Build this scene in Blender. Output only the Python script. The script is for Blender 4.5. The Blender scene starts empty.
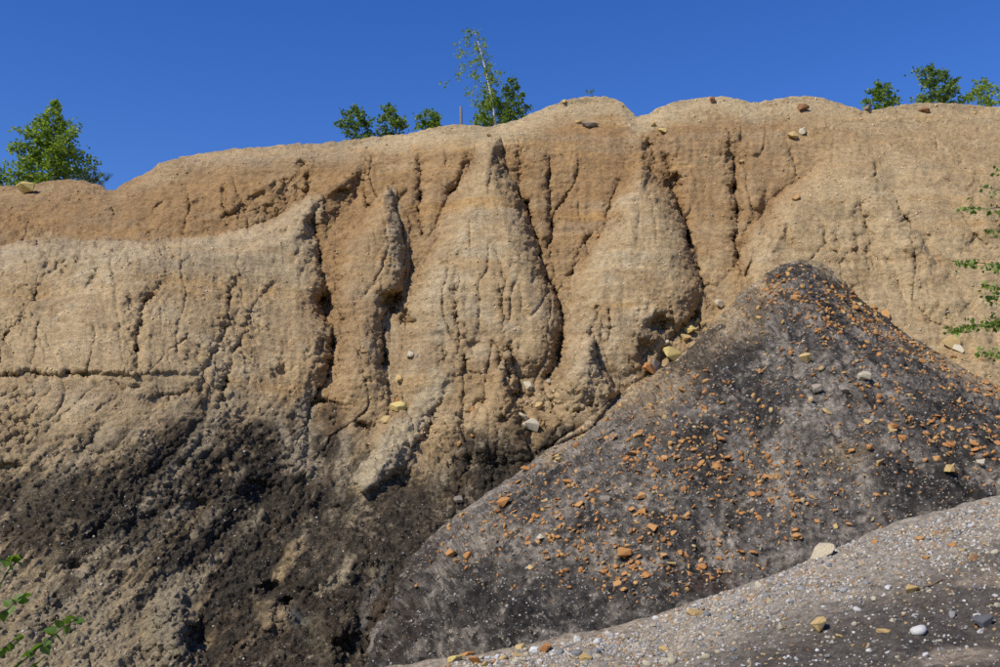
import bpy, bmesh, math, random
import numpy as np
from mathutils import Vector, Matrix

R = math.radians
scene = bpy.context.scene
COL = scene.collection

# ------------------------------------------------------------------ camera
F_PX, PITCH = 1072.0, R(10.0)          # focal length in photo pixels, upward tilt
cam_d = bpy.data.cameras.new('camera')
cam_d.sensor_width = 36.0
cam_d.lens = 36.0 * F_PX / 1000.0
cam_d.clip_start = 0.1
cam_d.clip_end = 3000.0
cam = bpy.data.objects.new('camera', cam_d)
cam.rotation_euler = (R(90) + PITCH, 0, 0)
COL.objects.link(cam)
scene.camera = cam

# ------------------------------------------------------------------ sky + sun
SUN_DIR = Vector((-0.52, -0.52, 0.74)).normalized()     # from the scene towards the sun
SUN_EL = math.asin(SUN_DIR.z)
world = bpy.data.worlds.new('World')
scene.world = world
world.use_nodes = True
wn, wl = world.node_tree.nodes, world.node_tree.links
wn.clear()
sky = wn.new('ShaderNodeTexSky')
sky.sky_type = 'NISHITA'
sky.sun_disc = False
sky.sun_elevation = SUN_EL
sky.sun_rotation = math.atan2(SUN_DIR.x, SUN_DIR.y)
sky.altitude = 200.0
sky.air_density = 1.0
sky.dust_density = 0.05
sky.ozone_density = 3.0
hsv = wn.new('ShaderNodeHueSaturation')
hsv.inputs['Hue'].default_value = 0.52
hsv.inputs['Saturation'].default_value = 1.34
hsv.inputs['Value'].default_value = 1.45
bg = wn.new('ShaderNodeBackground')
bg.inputs['Strength'].default_value = 0.10
wo = wn.new('ShaderNodeOutputWorld')
wl.new(sky.outputs[0], hsv.inputs['Color'])
wl.new(hsv.outputs[0], bg.inputs[0])
wl.new(bg.outputs[0], wo.inputs[0])
sun_d = bpy.data.lights.new('sun', 'SUN')
sun_d.energy = 5.0
sun_d.angle = R(0.5)
sun_d.color = (1.0, 0.94, 0.85)
sun = bpy.data.objects.new('sun', sun_d)
sun.rotation_euler = SUN_DIR.to_track_quat('Z', 'Y').to_euler()
sun.location = SUN_DIR * 60
COL.objects.link(sun)
scene.view_settings.view_transform = 'Standard'
scene.view_settings.look = 'None'
scene.view_settings.exposure = 0.0
scene.view_settings.gamma = 1.0
scene.cycles.use_denoising = False
scene.render.resolution_x, scene.render.resolution_y = 1024, 683

# ------------------------------------------------------------------ helpers
rng = np.random.default_rng(7)
random.seed(7)
PERM = rng.permutation(256).astype(np.int32)
PERM = np.concatenate([PERM, PERM, PERM])
VAL = rng.random(256).astype(np.float32) * 2 - 1


def vnoise(x, y, z):
    """value noise, -1..1"""
    x = np.asarray(x, np.float32); y = np.asarray(y, np.float32); z = np.asarray(z, np.float32)
    xi = np.floor(x).astype(np.int32); yi = np.floor(y).astype(np.int32); zi = np.floor(z).astype(np.int32)
    xf = x - xi; yf = y - yi; zf = z - zi
    xf = xf * xf * (3 - 2 * xf); yf = yf * yf * (3 - 2 * yf); zf = zf * zf * (3 - 2 * zf)
    xi &= 255; yi &= 255; zi &= 255
    x1 = (xi + 1) & 255; y1 = (yi + 1) & 255; z1 = (zi + 1) & 255
    a = PERM[xi]; b = PERM[x1]
    aa = PERM[a + yi]; ab = PERM[a + y1]; ba = PERM[b + yi]; bb = PERM[b + y1]
    def v(p, q): return VAL[PERM[p + q]]
    l0 = v(aa, zi) * (1 - xf) + v(ba, zi) * xf
    l1 = v(ab, zi) * (1 - xf) + v(bb, zi) * xf
    l2 = v(aa, z1) * (1 - xf) + v(ba, z1) * xf
    l3 = v(ab, z1) * (1 - xf) + v(bb, z1) * xf
    m0 = l0 * (1 - yf) + l1 * yf
    m1 = l2 * (1 - yf) + l3 * yf
    return m0 * (1 - zf) + m1 * zf


def fbm(x, y, z, oct=4, gain=0.5, ridged=False):
    s, a, t = 0.0, 1.0, 0.0
    for o in range(oct):
        x, y, z = .80 * x + .48 * y - .36 * z, -.60 * x + .64 * y - .48 * z, .60 * y + .80 * z   # turn the lattice
        n = vnoise(x + 13.7 * o, y + 7.1 * o, z + 3.3 * o)
        if ridged:
            n = 1 - 2 * np.abs(n)
        s = s + a * n
        t += a
        a *= gain
        x, y, z = x * 2.03, y * 2.03, z * 2.03
    return s / t


def sstep(a, b, x):
    t = np.clip((x - a) / (b - a), 0, 1)
    return t * t * (3 - 2 * t)


def ray(px, py):
    """slopes x/y and z/y of the sight line through a photo pixel"""
    v = (333.5 - py) / F_PX
    den = math.cos(PITCH) - v * math.sin(PITCH)
    return ((px - 500.0) / F_PX) / den, (math.sin(PITCH) + v * math.cos(PITCH)) / den


def seg_dist(PX, PY, pts):
    """distance to a polyline and how far along it (0..1)"""
    d = np.full(PX.shape, 1e9, np.float32)
    tt = np.zeros(PX.shape, np.float32)
    n = len(pts) - 1
    for i in range(n):
        (x0, y0), (x1, y1) = pts[i], pts[i + 1]
        dx, dy = x1 - x0, y1 - y0
        t = np.clip(((PX - x0) * dx + (PY - y0) * dy) / (dx * dx + dy * dy + 1e-6), 0, 1)
        q = np.hypot(PX - x0 - t * dx, PY - y0 - t * dy)
        m = q < d
        d = np.where(m, q, d)
        tt = np.where(m, (i + t) / n, tt)
    return d, tt


def poly_sd(PX, PY, pts):
    """signed distance to a closed outline, positive inside"""
    d, _ = seg_dist(PX, PY, list(pts) + [pts[0]])
    ins = np.zeros(PX.shape, bool)
    n = len(pts)
    for i in range(n):
        (x0, y0), (x1, y1) = pts[i], pts[(i + 1) % n]
        if y0 == y1:
            continue
        c = ((y0 > PY) != (y1 > PY)) & (PX < (x1 - x0) * (PY - y0) / (y1 - y0) + x0)
        ins ^= c
    return np.where(ins, d, -d)


def link(o, parent=None):
    COL.objects.link(o)
    if parent is not None:
        o.parent = parent
    return o


def tag(o, label=None, cat=None, group=None, kind=None):
    if label: o['label'] = label
    if cat: o['category'] = cat
    if group: o['group'] = group
    if kind: o['kind'] = kind
    return o


def empty(name, loc=(0, 0, 0)):
    o = bpy.data.objects.new(name, None)
    o.location = loc
    o.empty_display_size = 0.2
    return link(o)


def mesh_np(name, V, Q, mat, parent=None, colors=None, attrs=None, smooth=True):
    """mesh object from numpy arrays; Q is (n,3) or (n,4)"""
    me = bpy.data.meshes.new(name)
    nv, nf, k = len(V), len(Q), Q.shape[1]
    me.vertices.add(nv)
    me.vertices.foreach_set('co', np.ascontiguousarray(V, np.float32).ravel())
    me.loops.add(nf * k)
    me.loops.foreach_set('vertex_index', np.ascontiguousarray(Q, np.int32).ravel())
    me.polygons.add(nf)
    me.polygons.foreach_set('loop_start', np.arange(0, nf * k, k, dtype=np.int32))
    me.polygons.foreach_set('loop_total', np.full(nf, k, np.int32))
    if smooth:
        me.polygons.foreach_set('use_smooth', np.ones(nf, bool))
    if colors is not None:
        a = me.attributes.new('Col', 'FLOAT_COLOR', 'POINT')
        c = np.ones((nv, 4), np.float32)
        c[:, :3] = colors
        a.data.foreach_set('color', c.ravel())
    for nm, arr in (attrs or {}).items():
        a = me.attributes.new(nm, 'FLOAT', 'POINT')
        a.data.foreach_set('value', np.ascontiguousarray(arr, np.float32).ravel())
    me.update(calc_edges=True)
    me.validate()
    me.materials.append(mat)
    return link(bpy.data.objects.new(name, me), parent)


def grid_quads(nr, nc, keep=None):
    i = np.arange(nr * nc).reshape(nr, nc)
    q = np.stack([i[:-1, :-1], i[:-1, 1:], i[1:, 1:], i[1:, :-1]], -1)
    if keep is not None:
        q = q[keep]
    return q.reshape(-1, 4)


def compact(V, Q, *arrs):
    used = np.zeros(len(V), bool)
    used[Q.ravel()] = True
    remap = np.cumsum(used) - 1
    return (V[used], remap[Q]) + tuple(a[used] for a in arrs)


def grid_normals(P):
    du = np.gradient(P, axis=1)
    dv = np.gradient(P, axis=0)
    n = np.cross(du, dv)
    n /= np.linalg.norm(n, axis=2, keepdims=True) + 1e-9
    flip = n[..., 1:2] > 0
    return n


# ------------------------------------------------------------------ materials
def nodes_of(name):
    m = bpy.data.materials.new(name)
    m.use_nodes = True
    nt = m.node_tree
    b = nt.nodes['Principled BSDF']
    b.inputs['Specular IOR Level'].default_value = 0.15
    b.inputs['Roughness'].default_value = 0.95
    return m, nt, b


def add(nt, typ, **kw):
    n = nt.nodes.new(typ)
    for k, v in kw.items():
        if k in n.inputs:
            n.inputs[k].default_value = v
        else:
            setattr(n, k, v)
    return n


def mixc(nt, blend, fac, a, b):
    m = nt.nodes.new('ShaderNodeMix')
    m.data_type = 'RGBA'
    m.blend_type = blend
    for sock, val in ((m.inputs[0], fac), (m.inputs[6], a), (m.inputs[7], b)):
        if isinstance(val, bpy.types.NodeSocket):
            nt.links.new(val, sock)
        else:
            sock.default_value = val
    return m.outputs[2]


def ramp(nt, src, stops, interp='LINEAR'):
    r = nt.nodes.new('ShaderNodeValToRGB')
    r.color_ramp.interpolation = interp
    el = r.color_ramp.elements
    el[0].position, el[0].color = stops[0][0], stops[0][1]
    el[1].position, el[1].color = stops[-1][0], stops[-1][1]
    for p, c in stops[1:-1]:
        e = el.new(p)
        e.color = c
    nt.links.new(src, r.inputs[0])
    return r.outputs[0]


def g(v): return (v, v, v, 1)


def earth_material(name, scale=1.0, bump=0.05, speck=0.5):
    """loose earth: its large colouring comes from the mesh, grain and grit from nodes"""
    m, nt, b = nodes_of(name)
    L = nt.links
    tc = add(nt, 'ShaderNodeTexCoord').outputs['Object']
    base = add(nt, 'ShaderNodeAttribute', attribute_name='Col').outputs['Color']
    grit = add(nt, 'ShaderNodeAttribute', attribute_name='grit').outputs['Fac']
    n1 = add(nt, 'ShaderNodeTexNoise', Scale=6.0 * scale, Detail=6.0, Roughness=0.75)
    n2 = add(nt, 'ShaderNodeTexNoise', Scale=34.0 * scale, Detail=3.0, Roughness=0.7)
    mp = add(nt, 'ShaderNodeMapping')
    mp.inputs['Scale'].default_value = (1.0, 1.0, 1.9)
    L.new(tc, mp.inputs['Vector'])
    for n in (n1, n2):
        L.new(mp.outputs[0], n.inputs['Vector'])
    n3 = add(nt, 'ShaderNodeTexNoise', Scale=2.3 * scale, Detail=5.0, Roughness=0.6)
    L.new(mp.outputs[0], n3.inputs['Vector'])
    patch = ramp(nt, n3.outputs['Fac'], [(0.42, g(0.15)), (0.6, g(1.0))])
    c = mixc(nt, 'MULTIPLY', 1.0, base, ramp(nt, n1.outputs['Fac'], [(0.30, g(0.62)), (0.5, g(1.0)), (0.70, g(1.3))]))
    c = mixc(nt, 'MULTIPLY', 1.0, c, ramp(nt, n2.outputs['Fac'], [(0.30, g(0.66)), (0.5, g(1.0)), (0.70, g(1.26))]))
    # pebbles bedded in the earth: each cell a little stone with its own tone
    v1 = add(nt, 'ShaderNodeTexVoronoi', Scale=15.0 * scale, Randomness=1.0)
    v2 = add(nt, 'ShaderNodeTexVoronoi', Scale=31.0 * scale, Randomness=1.0)
    wrp = mixc(nt, 'LINEAR_LIGHT', 0.03, tc, n1.outputs['Color'])
    for v in (v1, v2):
        L.new(wrp, v.inputs['Vector'])
    def stones(v, lo, size):
        sep = add(nt, 'ShaderNodeSeparateColor')
        L.new(v.outputs['Color'], sep.inputs[0])
        pick = ramp(nt, sep.outputs[0], [(lo, g(0)), (lo + 0.02, g(1))])
        disc = ramp(nt, v.outputs['Distance'], [(size, g(1)), (size + 0.12, g(0))])
        mm = add(nt, 'ShaderNodeMath', operation='MULTIPLY')
        L.new(pick, mm.inputs[0]); L.new(disc, mm.inputs[1])
        m2 = add(nt, 'ShaderNodeMath', operation='MULTIPLY')
        L.new(mm.outputs[0], m2.inputs[0])
        m3 = add(nt, 'ShaderNodeMath', operation='MULTIPLY')
        L.new(grit, m3.inputs[0]); L.new(patch, m3.inputs[1])
        L.new(m3.outputs[0], m2.inputs[1])
        tone = ramp(nt, sep.outputs[1], [(0.0, (0.16, 0.14, 0.13, 1)), (0.3, (0.30, 0.26, 0.20, 1)),
                                         (0.55, (0.46, 0.38, 0.26, 1)), (0.8, (0.52, 0.47, 0.39, 1)), (1.0, (0.60, 0.57, 0.50, 1))])
        return m2.outputs[0], tone
    f1, t1 = stones(v1, 0.84, 0.20)
    f2, t2 = stones(v2, 0.74, 0.26)
    c = mixc(nt, 'MIX', f2, c, t2)
    c = mixc(nt, 'MIX', f1, c, t1)
    L.new(c, b.inputs['Base Color'])
    # relief
    h = add(nt, 'ShaderNodeMath', operation='MULTIPLY_ADD')
    L.new(n2.outputs['Fac'], h.inputs[0]); h.inputs[1].default_value = 0.5
    L.new(n1.outputs['Fac'], h.inputs[2])
    h2 = add(nt, 'ShaderNodeMath', operation='MULTIPLY_ADD')
    L.new(f1, h2.inputs[0]); h2.inputs[1].default_value = 0.45; L.new(h.outputs[0], h2.inputs[2])
    h3 = add(nt, 'ShaderNodeMath', operation='MULTIPLY_ADD')
    L.new(f2, h3.inputs[0]); h3.inputs[1].default_value = 0.25; L.new(h2.outputs[0], h3.inputs[2])
    bp = add(nt, 'ShaderNodeBump', Strength=1.0, Distance=bump)
    L.new(h3.outputs[0], bp.inputs['Height'])
    L.new(bp.outputs[0], b.inputs['Normal'])
    return m


def stone_material(name, c0, c1, rough=0.9, bump=0.01, scale=18.0):
    m, nt, b = nodes_of(name)
    L = nt.links
    tc = add(nt, 'ShaderNodeTexCoord').outputs['Object']
    inf = add(nt, 'ShaderNodeObjectInfo')
    n = add(nt, 'ShaderNodeTexNoise', Scale=scale, Detail=6.0, Roughness=0.65)
    off = add(nt, 'ShaderNodeVectorMath', operation='ADD')
    L.new(tc, off.inputs[0]); L.new(inf.outputs['Random'], off.inputs[1])
    L.new(off.outputs[0], n.inputs['Vector'])
    rnd = ramp(nt, inf.outputs['Random'], [(0.0, c0 + (1,)), (1.0, c1 + (1,))])
    c = mixc(nt, 'MULTIPLY', 1.0, rnd, ramp(nt, n.outputs['Fac'], [(0.3, g(0.6)), (0.5, g(1.0)), (0.75, g(1.22))]))
    L.new(c, b.inputs['Base Color'])
    b.inputs['Roughness'].default_value = rough
    bp = add(nt, 'ShaderNodeBump', Strength=0.8, Distance=bump)
    L.new(n.outputs['Fac'], bp.inputs['Height'])
    L.new(bp.outputs[0], b.inputs['Normal'])
    return m


def pebble_material(name):
    m, nt, b = nodes_of(name)
    L = nt.links
    tc = add(nt, 'ShaderNodeTexCoord').outputs['Object']
    base = add(nt, 'ShaderNodeAttribute', attribute_name='Col').outputs['Color']
    n = add(nt, 'ShaderNodeTexNoise', Scale=60.0, Detail=4.0, Roughness=0.6)
    L.new(tc, n.inputs['Vector'])
    c = mixc(nt, 'MULTIPLY', 1.0, base, ramp(nt, n.outputs['Fac'], [(0.3, g(0.72)), (0.7, g(1.2))]))
    L.new(c, b.inputs['Base Color'])
    b.inputs['Roughness'].default_value = 0.8
    return m


def leaf_material(name, c0, c1, trans=0.35):
    m, nt, b = nodes_of(name)
    L = nt.links
    att = add(nt, 'ShaderNodeAttribute', attribute_name='tone').outputs['Fac']
    inf = add(nt, 'ShaderNodeObjectInfo').outputs['Random']
    sm = add(nt, 'ShaderNodeMath', operation='ADD', use_clamp=True)
    L.new(att, sm.inputs[0])
    mu = add(nt, 'ShaderNodeMath', operation='MULTIPLY')
    L.new(inf, mu.inputs[0]); mu.inputs[1].default_value = 0.5
    L.new(mu.outputs[0], sm.inputs[1])
    c = ramp(nt, sm.outputs[0], [(0.0, c0 + (1,)), (1.0, c1 + (1,))])
    L.new(c, b.inputs['Base Color'])
    b.inputs['Roughness'].default_value = 0.5
    b.inputs['Specular IOR Level'].default_value = 0.4
    t = add(nt, 'ShaderNodeBsdfTranslucent')
    tcx = mixc(nt, 'MULTIPLY', 1.0, c, (1.5, 1.6, 0.5, 1))
    L.new(tcx, t.inputs['Color'])
    mx = add(nt, 'ShaderNodeMixShader')
    mx.inputs[0].default_value = trans
    out = nt.nodes['Material Output']
    L.new(b.outputs[0], mx.inputs[1]); L.new(t.outputs[0], mx.inputs[2])
    L.new(mx.outputs[0], out.inputs[0])
    return m


def bark_material(name, c0, c1, scale=20.0, stretch=0.2):
    m, nt, b = nodes_of(name)
    L = nt.links
    tc = add(nt, 'ShaderNodeTexCoord').outputs['Object']
    mp = add(nt, 'ShaderNodeMapping')
    mp.inputs['Scale'].default_value = (stretch, stretch, 1.0)
    L.new(tc, mp.inputs['Vector'])
    n = add(nt, 'ShaderNodeTexNoise', Scale=scale, Detail=4.0, Roughness=0.7)
    L.new(mp.outputs[0], n.inputs['Vector'])
    L.new(ramp(nt, n.outputs['Fac'], [(0.36, c0 + (1,)), (0.46, c1 + (1,))]), b.inputs['Base Color'])
    return m


M = {
    'cliff': earth_material('cliff_earth', 1.0, 0.065),
    'heap': earth_material('spoil_earth', 1.25, 0.08),
    'bank': earth_material('bank_earth', 2.2, 0.03),
    'orange': stone_material('orange_sandstone', (0.40, 0.18, 0.06), (0.46, 0.26, 0.10)),
    'ochre': stone_material('ochre_sandstone', (0.42, 0.29, 0.12), (0.50, 0.36, 0.16)),
    'yellow': stone_material('yellow_sandstone', (0.48, 0.36, 0.12), (0.55, 0.43, 0.17)),
    'pale': stone_material('pale_sandstone', (0.42, 0.355, 0.235), (0.50, 0.44, 0.31)),
    'white': stone_material('white_quartz', (0.46, 0.44, 0.40), (0.64, 0.62, 0.57), 0.6),
    'grey': stone_material('grey_stone', (0.17, 0.17, 0.165), (0.34, 0.33, 0.31), 0.75),
    'slate': stone_material('slate_stone', (0.07, 0.07, 0.072), (0.11, 0.11, 0.112), 0.75),
    'brown': stone_material('brown_stone', (0.22, 0.11, 0.055), (0.30, 0.17, 0.08)),
    'taupe': stone_material('taupe_stone', (0.20, 0.165, 0.13), (0.30, 0.25, 0.19)),
    'clod': stone_material('coal_clod', (0.022, 0.019, 0.017), (0.05, 0.042, 0.036), 0.95, 0.03, 9.0),
    'pebbles': pebble_material('pebble_mix'),
    'leaf': leaf_material('leaf_green', (0.065, 0.125, 0.014), (0.21, 0.28, 0.05), .45),
    'leaf_dark': leaf_material('leaf_dark_green', (0.045, 0.10, 0.025), (0.16, 0.225, 0.06), 0.4),
    'leaf_bright': leaf_material('leaf_bright_green', (0.06, 0.14, 0.015), (0.24, 0.31, 0.06), 0.45),
    'needle': leaf_material('pine_needle', (0.035, 0.07, 0.035), (0.10, 0.15, 0.085), 0.1),
    'birch': bark_material('birch_bark', (0.09, 0.08, 0.07), (0.62, 0.60, 0.56)),
    'bark': bark_material('brown_bark', (0.06, 0.042, 0.03), (0.15, 0.11, 0.075)),
    'wood': bark_material('weathered_wood', (0.10, 0.085, 0.07), (0.20, 0.175, 0.15), 8.0),
}

# ------------------------------------------------------------------ the cliff
SKY = [(-900, 205), (-300, 200), (-60, 190), (0, 187), (30, 184), (55, 182), (62, 181), (85, 181), (100, 186), (108, 190), (116, 190),
       (125, 183), (140, 176), (152, 169), (160, 163), (180, 158), (200, 154), (225, 150), (250, 147), (300, 144),
       (330, 143), (350, 140), (370, 137), (400, 135), (425, 130), (445, 126), (465, 124), (480, 127), (495, 126),
       (515, 121), (535, 112), (555, 103), (575, 98), (592, 96), (605, 97), (622, 102), (631, 112), (636, 117),
       (648, 115), (660, 108), (675, 101), (700, 98), (725, 97), (740, 100), (752, 103), (770, 101), (790, 97),
       (805, 96), (825, 98), (840, 103), (862, 111), (876, 110), (900, 105), (930, 103), (965, 104), (1000, 107),
       (1100, 112), (1400, 125), (1900, 150)]
SKYX, SKYY = np.array(SKY, float).T


def skyline(px):
    return np.interp(px, SKYX, SKYY)


# distance of the face along its height, in metres, in five vertical sections
SECT = [
    (0,    [(860, 12.6), (720, 15.4), (667, 16.5), (560, 18.6), (450, 20.9), (378, 22.3), (300, 24.9), (242, 26.6), (200, 28.4), (185, 29.2), (60, 31)]),
    (330,  [(860, 13.0), (720, 15.9), (667, 17.0), (560, 19.3), (470, 21.6), (400, 23.2), (300, 25.3), (220, 26.9), (160, 28.4), (140, 29.3), (60, 31)]),
    (520,  [(860, 13.6), (720, 16.6), (667, 17.7), (560, 20.0), (470, 22.0), (410, 23.2), (300, 25.2), (220, 26.7), (140, 28.2), (112, 29.3), (60, 31)]),
    (720,  [(860, 14.5), (720, 17.6), (667, 18.7), (560, 20.8), (470, 22.4), (400, 23.6), (300, 25.4), (220, 26.8), (140, 28.2), (100, 29.4), (60, 31)]),
    (1000, [(860, 14.5), (720, 17.6), (667, 18.7), (560, 20.6), (470, 22.0), (400, 23.3), (300, 25.3), (220, 26.9), (140, 28.5), (105, 29.6), (60, 31)]),
]


def base_depth(PX, PY):
    cols = []
    for c, tab in SECT:
        a = np.array(sorted(tab), float)
        cols.append(np.interp(PY, a[:, 0], a[:, 1]))
    xs = [c for c, _ in SECT]
    out = np.zeros(PX.shape)
    pc = np.clip(PX, xs[0], xs[-1] - 1e-3)
    for i in range(len(xs) - 1):
        m = (pc >= xs[i]) & (pc < xs[i + 1])
        t = (pc - xs[i]) / (xs[i + 1] - xs[i])
        t = t * t * (3 - 2 * t)
        out = np.where(m, cols[i] * (1 - t) + cols[i + 1] * t, out)
    return out


# buttresses standing out of the face: outline, how far out, edge roundness in px, fade-out span below
BUTT = [
    ([(-900, 275), (-300, 262), (0, 247), (20, 240), (60, 237.5), (95, 239.5), (165, 239), (215, 235), (265, 222), (295, 206), (308, 196),
      (320, 197), (324, 215), (317, 235), (320, 262), (326, 285), (318, 305), (330, 325), (331, 360), (320, 385),
      (308, 420), (300, 520), (290, 900), (-900, 900)], 2.1, 24, (780, 380), 0.6),
    ([(388, 186), (375, 200), (362, 220), (350, 238), (341, 262), (336, 290), (340, 318), (340, 345), (337, 375), (327, 410),
      (345, 440), (385, 430), (390, 385), (381, 350), (377, 318), (386, 305), (402, 288), (403, 250), (399, 215), (393, 190)], 0.85, 20, (440, 360), 0.8),
    ([(478, 138), (500, 137), (507, 165), (516, 187), (526, 208), (535, 238), (547, 272), (557, 302), (562, 335), (558, 360),
      (548, 378), (522, 380), (500, 430), (440, 440), (405, 410), (402, 350), (408, 312), (416, 285), (429, 255), (441, 225),
      (450, 195), (466, 178)], 0.95, 26, (455, 290), 0.7),
    ([(640, 158), (652, 175), (667, 187), (680, 215), (692, 250), (699, 290), (690, 320), (668, 342), (655, 372), (600, 410),
      (570, 420), (552, 392), (561, 350), (565, 305), (580, 267), (600, 237), (615, 207), (627, 178)], 0.9, 26, (450, 290), 0.7),
    ([(855, 40), (832, 150), (803, 181), (772, 206), (752, 226), (744, 250), (738, 290), (715, 322), (640, 400), (500, 520), (400, 900),
      (1900, 900), (1900, 40)], 0.95, 28, (2000, 1900), 0.9),
    ([(556, 395), (580, 345), (592, 335), (602, 372), (618, 395), (590, 430), (540, 452)], 0.5, 14, (470, 430), 1.0),
    ([(500, 365), (512, 352), (522, 385), (520, 420), (535, 460), (470, 470), (478, 420)], 0.4, 12, (480, 440), 1.0),
    ([(400, 150), (418, 152), (420, 190), (418, 240), (405, 250), (400, 210)], 0.10, 8, (2000, 1900), 1.0),
    ([(424, 148), (468, 150), (456, 185), (446, 200), (436, 228), (424, 240)], 0.12, 9, (2000, 1900), 1.0),
    ([(524, 150), (546, 152), (548, 190), (549, 230), (540, 240), (528, 205)], 0.12, 8, (2000, 1900), 1.0),
    ([(662, 130), (728, 138), (734, 200), (737, 262), (715, 290), (703, 285), (690, 225), (672, 180)], 0.14, 16, (2000, 1900), 1.0),
    ([(740, 140), (780, 130), (790, 150), (798, 180), (765, 205), (748, 225), (742, 240)], 0.14, 16, (2000, 1900), 1.0),
]
# cracks and gullies: polyline, half width px, depth m
CRACK = [
    ([(72, 254), (42, 280)], 4, .10), ([(40, 288), (30, 305), (15, 325), (4, 343), (0, 368)], 3.4, .36), ([(38, 322), (35, 350), (32, 372)], 1.8, .22),
    ([(100, 268), (88, 286)], 3.5, .10), ([(94, 328), (92, 345), (85, 372)], 1.8, .20), ([(158, 286), (148, 300), (138, 313), (134, 332), (134, 352), (137, 374)], 4.6, .46),
    ([(240, 278), (232, 298), (226, 315), (224, 335), (211, 350), (203, 370), (198, 396)], 4.0, .36),
    ([(274, 286), (262, 300), (252, 315), (245, 340), (232, 360), (225, 385), (222, 412)], 4.0, .34), ([(184, 334), (165, 355), (150, 372)], 1.8, .16),
    ([(317, 205), (315, 235), (322, 262), (326, 290), (323, 308), (332, 322), (333, 345), (330, 365), (322, 385), (312, 406)], 5.0, .36),
    ([(382, 330), (384, 350), (387, 368)], 3.0, .35), ([(418, 155), (421, 185), (421, 205), (422, 232)], 2.3, .35),
    ([(366, 160), (364, 185), (366, 205)], 3.0, .45), ([(404, 200), (412, 240), (409, 275), (413, 288)], 6, .28),
    ([(474, 150), (466, 165), (459, 185), (452, 192)], 2.6, .30),
    ([(520, 148), (520, 180), (521, 200), (529, 215), (541, 258), (554, 290), (558, 315), (562, 340), (558, 365), (549, 380)], 3.6, .36),
    ([(549, 158), (549, 185), (552, 205), (552, 225), (546, 246)], 2.2, .34), ([(577, 160), (575, 180), (567, 200), (556, 215), (548, 246)], 2.2, .28),
    ([(552, 246), (556, 280)], 4, .25), ([(455, 294), (455, 310), (457, 325), (460, 345), (463, 362)], 3.0, .38), ([(503, 290), (505, 310), (508, 330), (513, 350), (515, 366)], 2.2, .34),
    ([(463, 360), (465, 400), (465, 432)], 4.0, .22), ([(508, 352), (510, 375), (514, 400), (520, 425)], 4.5, .40), ([(471, 212), (470, 250)], 1.5, .06),
    ([(446, 150), (448, 165)], 2.0, .12), ([(648, 140), (655, 165), (666, 180), (674, 196), (685, 220), (692, 242), (698, 258), (701, 288)], 3.4, .34),
    ([(660, 148), (672, 178)], 4.0, .25), ([(730, 138), (733, 160), (735, 182), (736, 205), (737, 225), (738, 245), (740, 264)], 3.0, .50),
    ([(792, 150), (797, 178)], 2.2, .22), ([(591, 330), (594, 350), (600, 372)], 4.0, .32), ([(609, 310), (608, 336)], 2.6, .22),
    ([(618, 182), (612, 208), (600, 228), (581, 244), (570, 276)], 2.2, .20), ([(580, 255), (566, 275)], 2.0, .2),
    ([(895, 190), (905, 220), (912, 245), (916, 275), (912, 300), (930, 320), (950, 330), (956, 336)], 2.4, .16),
    ([(905, 214), (910, 222)], 3, .3), ([(818, 218), (830, 245), (850, 264)], 1.4, .12), ([(862, 215), (872, 242)], 2.0, .1), ([(962, 210), (975, 232), (992, 252)], 2.0, .14),
    ([(936, 138), (935, 152)], 2.0, .22), ([(873, 166), (875, 175)], 2.0, .25), ([(850, 262), (870, 300)], 1.4, .08),
    ([(0, 372), (30, 374.5), (45, 373), (85, 377)], 1.9, .42), ([(102, 380), (120, 384), (141, 387)], 1.4, .2), ([(152, 391), (160, 395), (170, 397), (186, 392)], 2.0, .34),
    ([(438, 402), (431, 418), (425, 436)], 4.0, .5), ([(315, 405), (322, 404), (335, 403)], 1.6, .3), ([(308, 408), (305, 428)], 3.0, .3),
    ([(365, 432), (375, 428), (378, 422)], 2.2, .28), ([(0, 422), (10, 412), (20, 405)], 4, .28), ([(0, 446), (15, 440), (30, 432)], 3, .2),
    ([(95, 385), (60, 420), (20, 452)], 4, .08), ([(110, 420), (70, 470), (20, 500)], 4, .10), ([(200, 420), (150, 480), (90, 540)], 5, .14),
    ([(240, 520), (190, 560), (150, 600), (100, 640)], 5, .12), ([(215, 370), (200, 440), (165, 500)], 5, .12),
    ([(835, 150), (890, 215), (950, 300), (985, 360)], 20, -.16), ([(870, 130), (940, 180), (1010, 245)], 16, -.12), ([(880, 165), (925, 240), (990, 330)], 9, .12), ([(845, 180), (880, 250), (915, 320)], 8, .10),
    ([(800, 190), (775, 240), (765, 262)], 10, -.08), ([(303, 160), (270, 184), (235, 206), (195, 228)], 9, -.22), ([(358, 166), (338, 184), (322, 198)], 8, -.20), ([(245, 172), (190, 205), (150, 230)], 8, -.10),
    ([(305, 165), (306, 190), (300, 205)], 4, .3), ([(235, 232), (265, 221), (292, 206)], 3, .18), ([(175, 160), (200, 158)], 2, .12), ([(140, 228), (150, 235)], 3, .2), ([(155, 210), (162, 203)], 3, .18),
    ([(70, 203), (95, 200)], 2, .2), ([(110, 208), (112, 212)], 2.5, .2), ([(60, 187), (40, 190), (34, 199)], 2.5, .15),
    ([(590, 405), (575, 415), (565, 413)], 2, .3), ([(545, 450), (560, 425), (545, 395)], 4, .2), ([(675, 330), (690, 318), (700, 322)], 3, .35),
]
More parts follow.
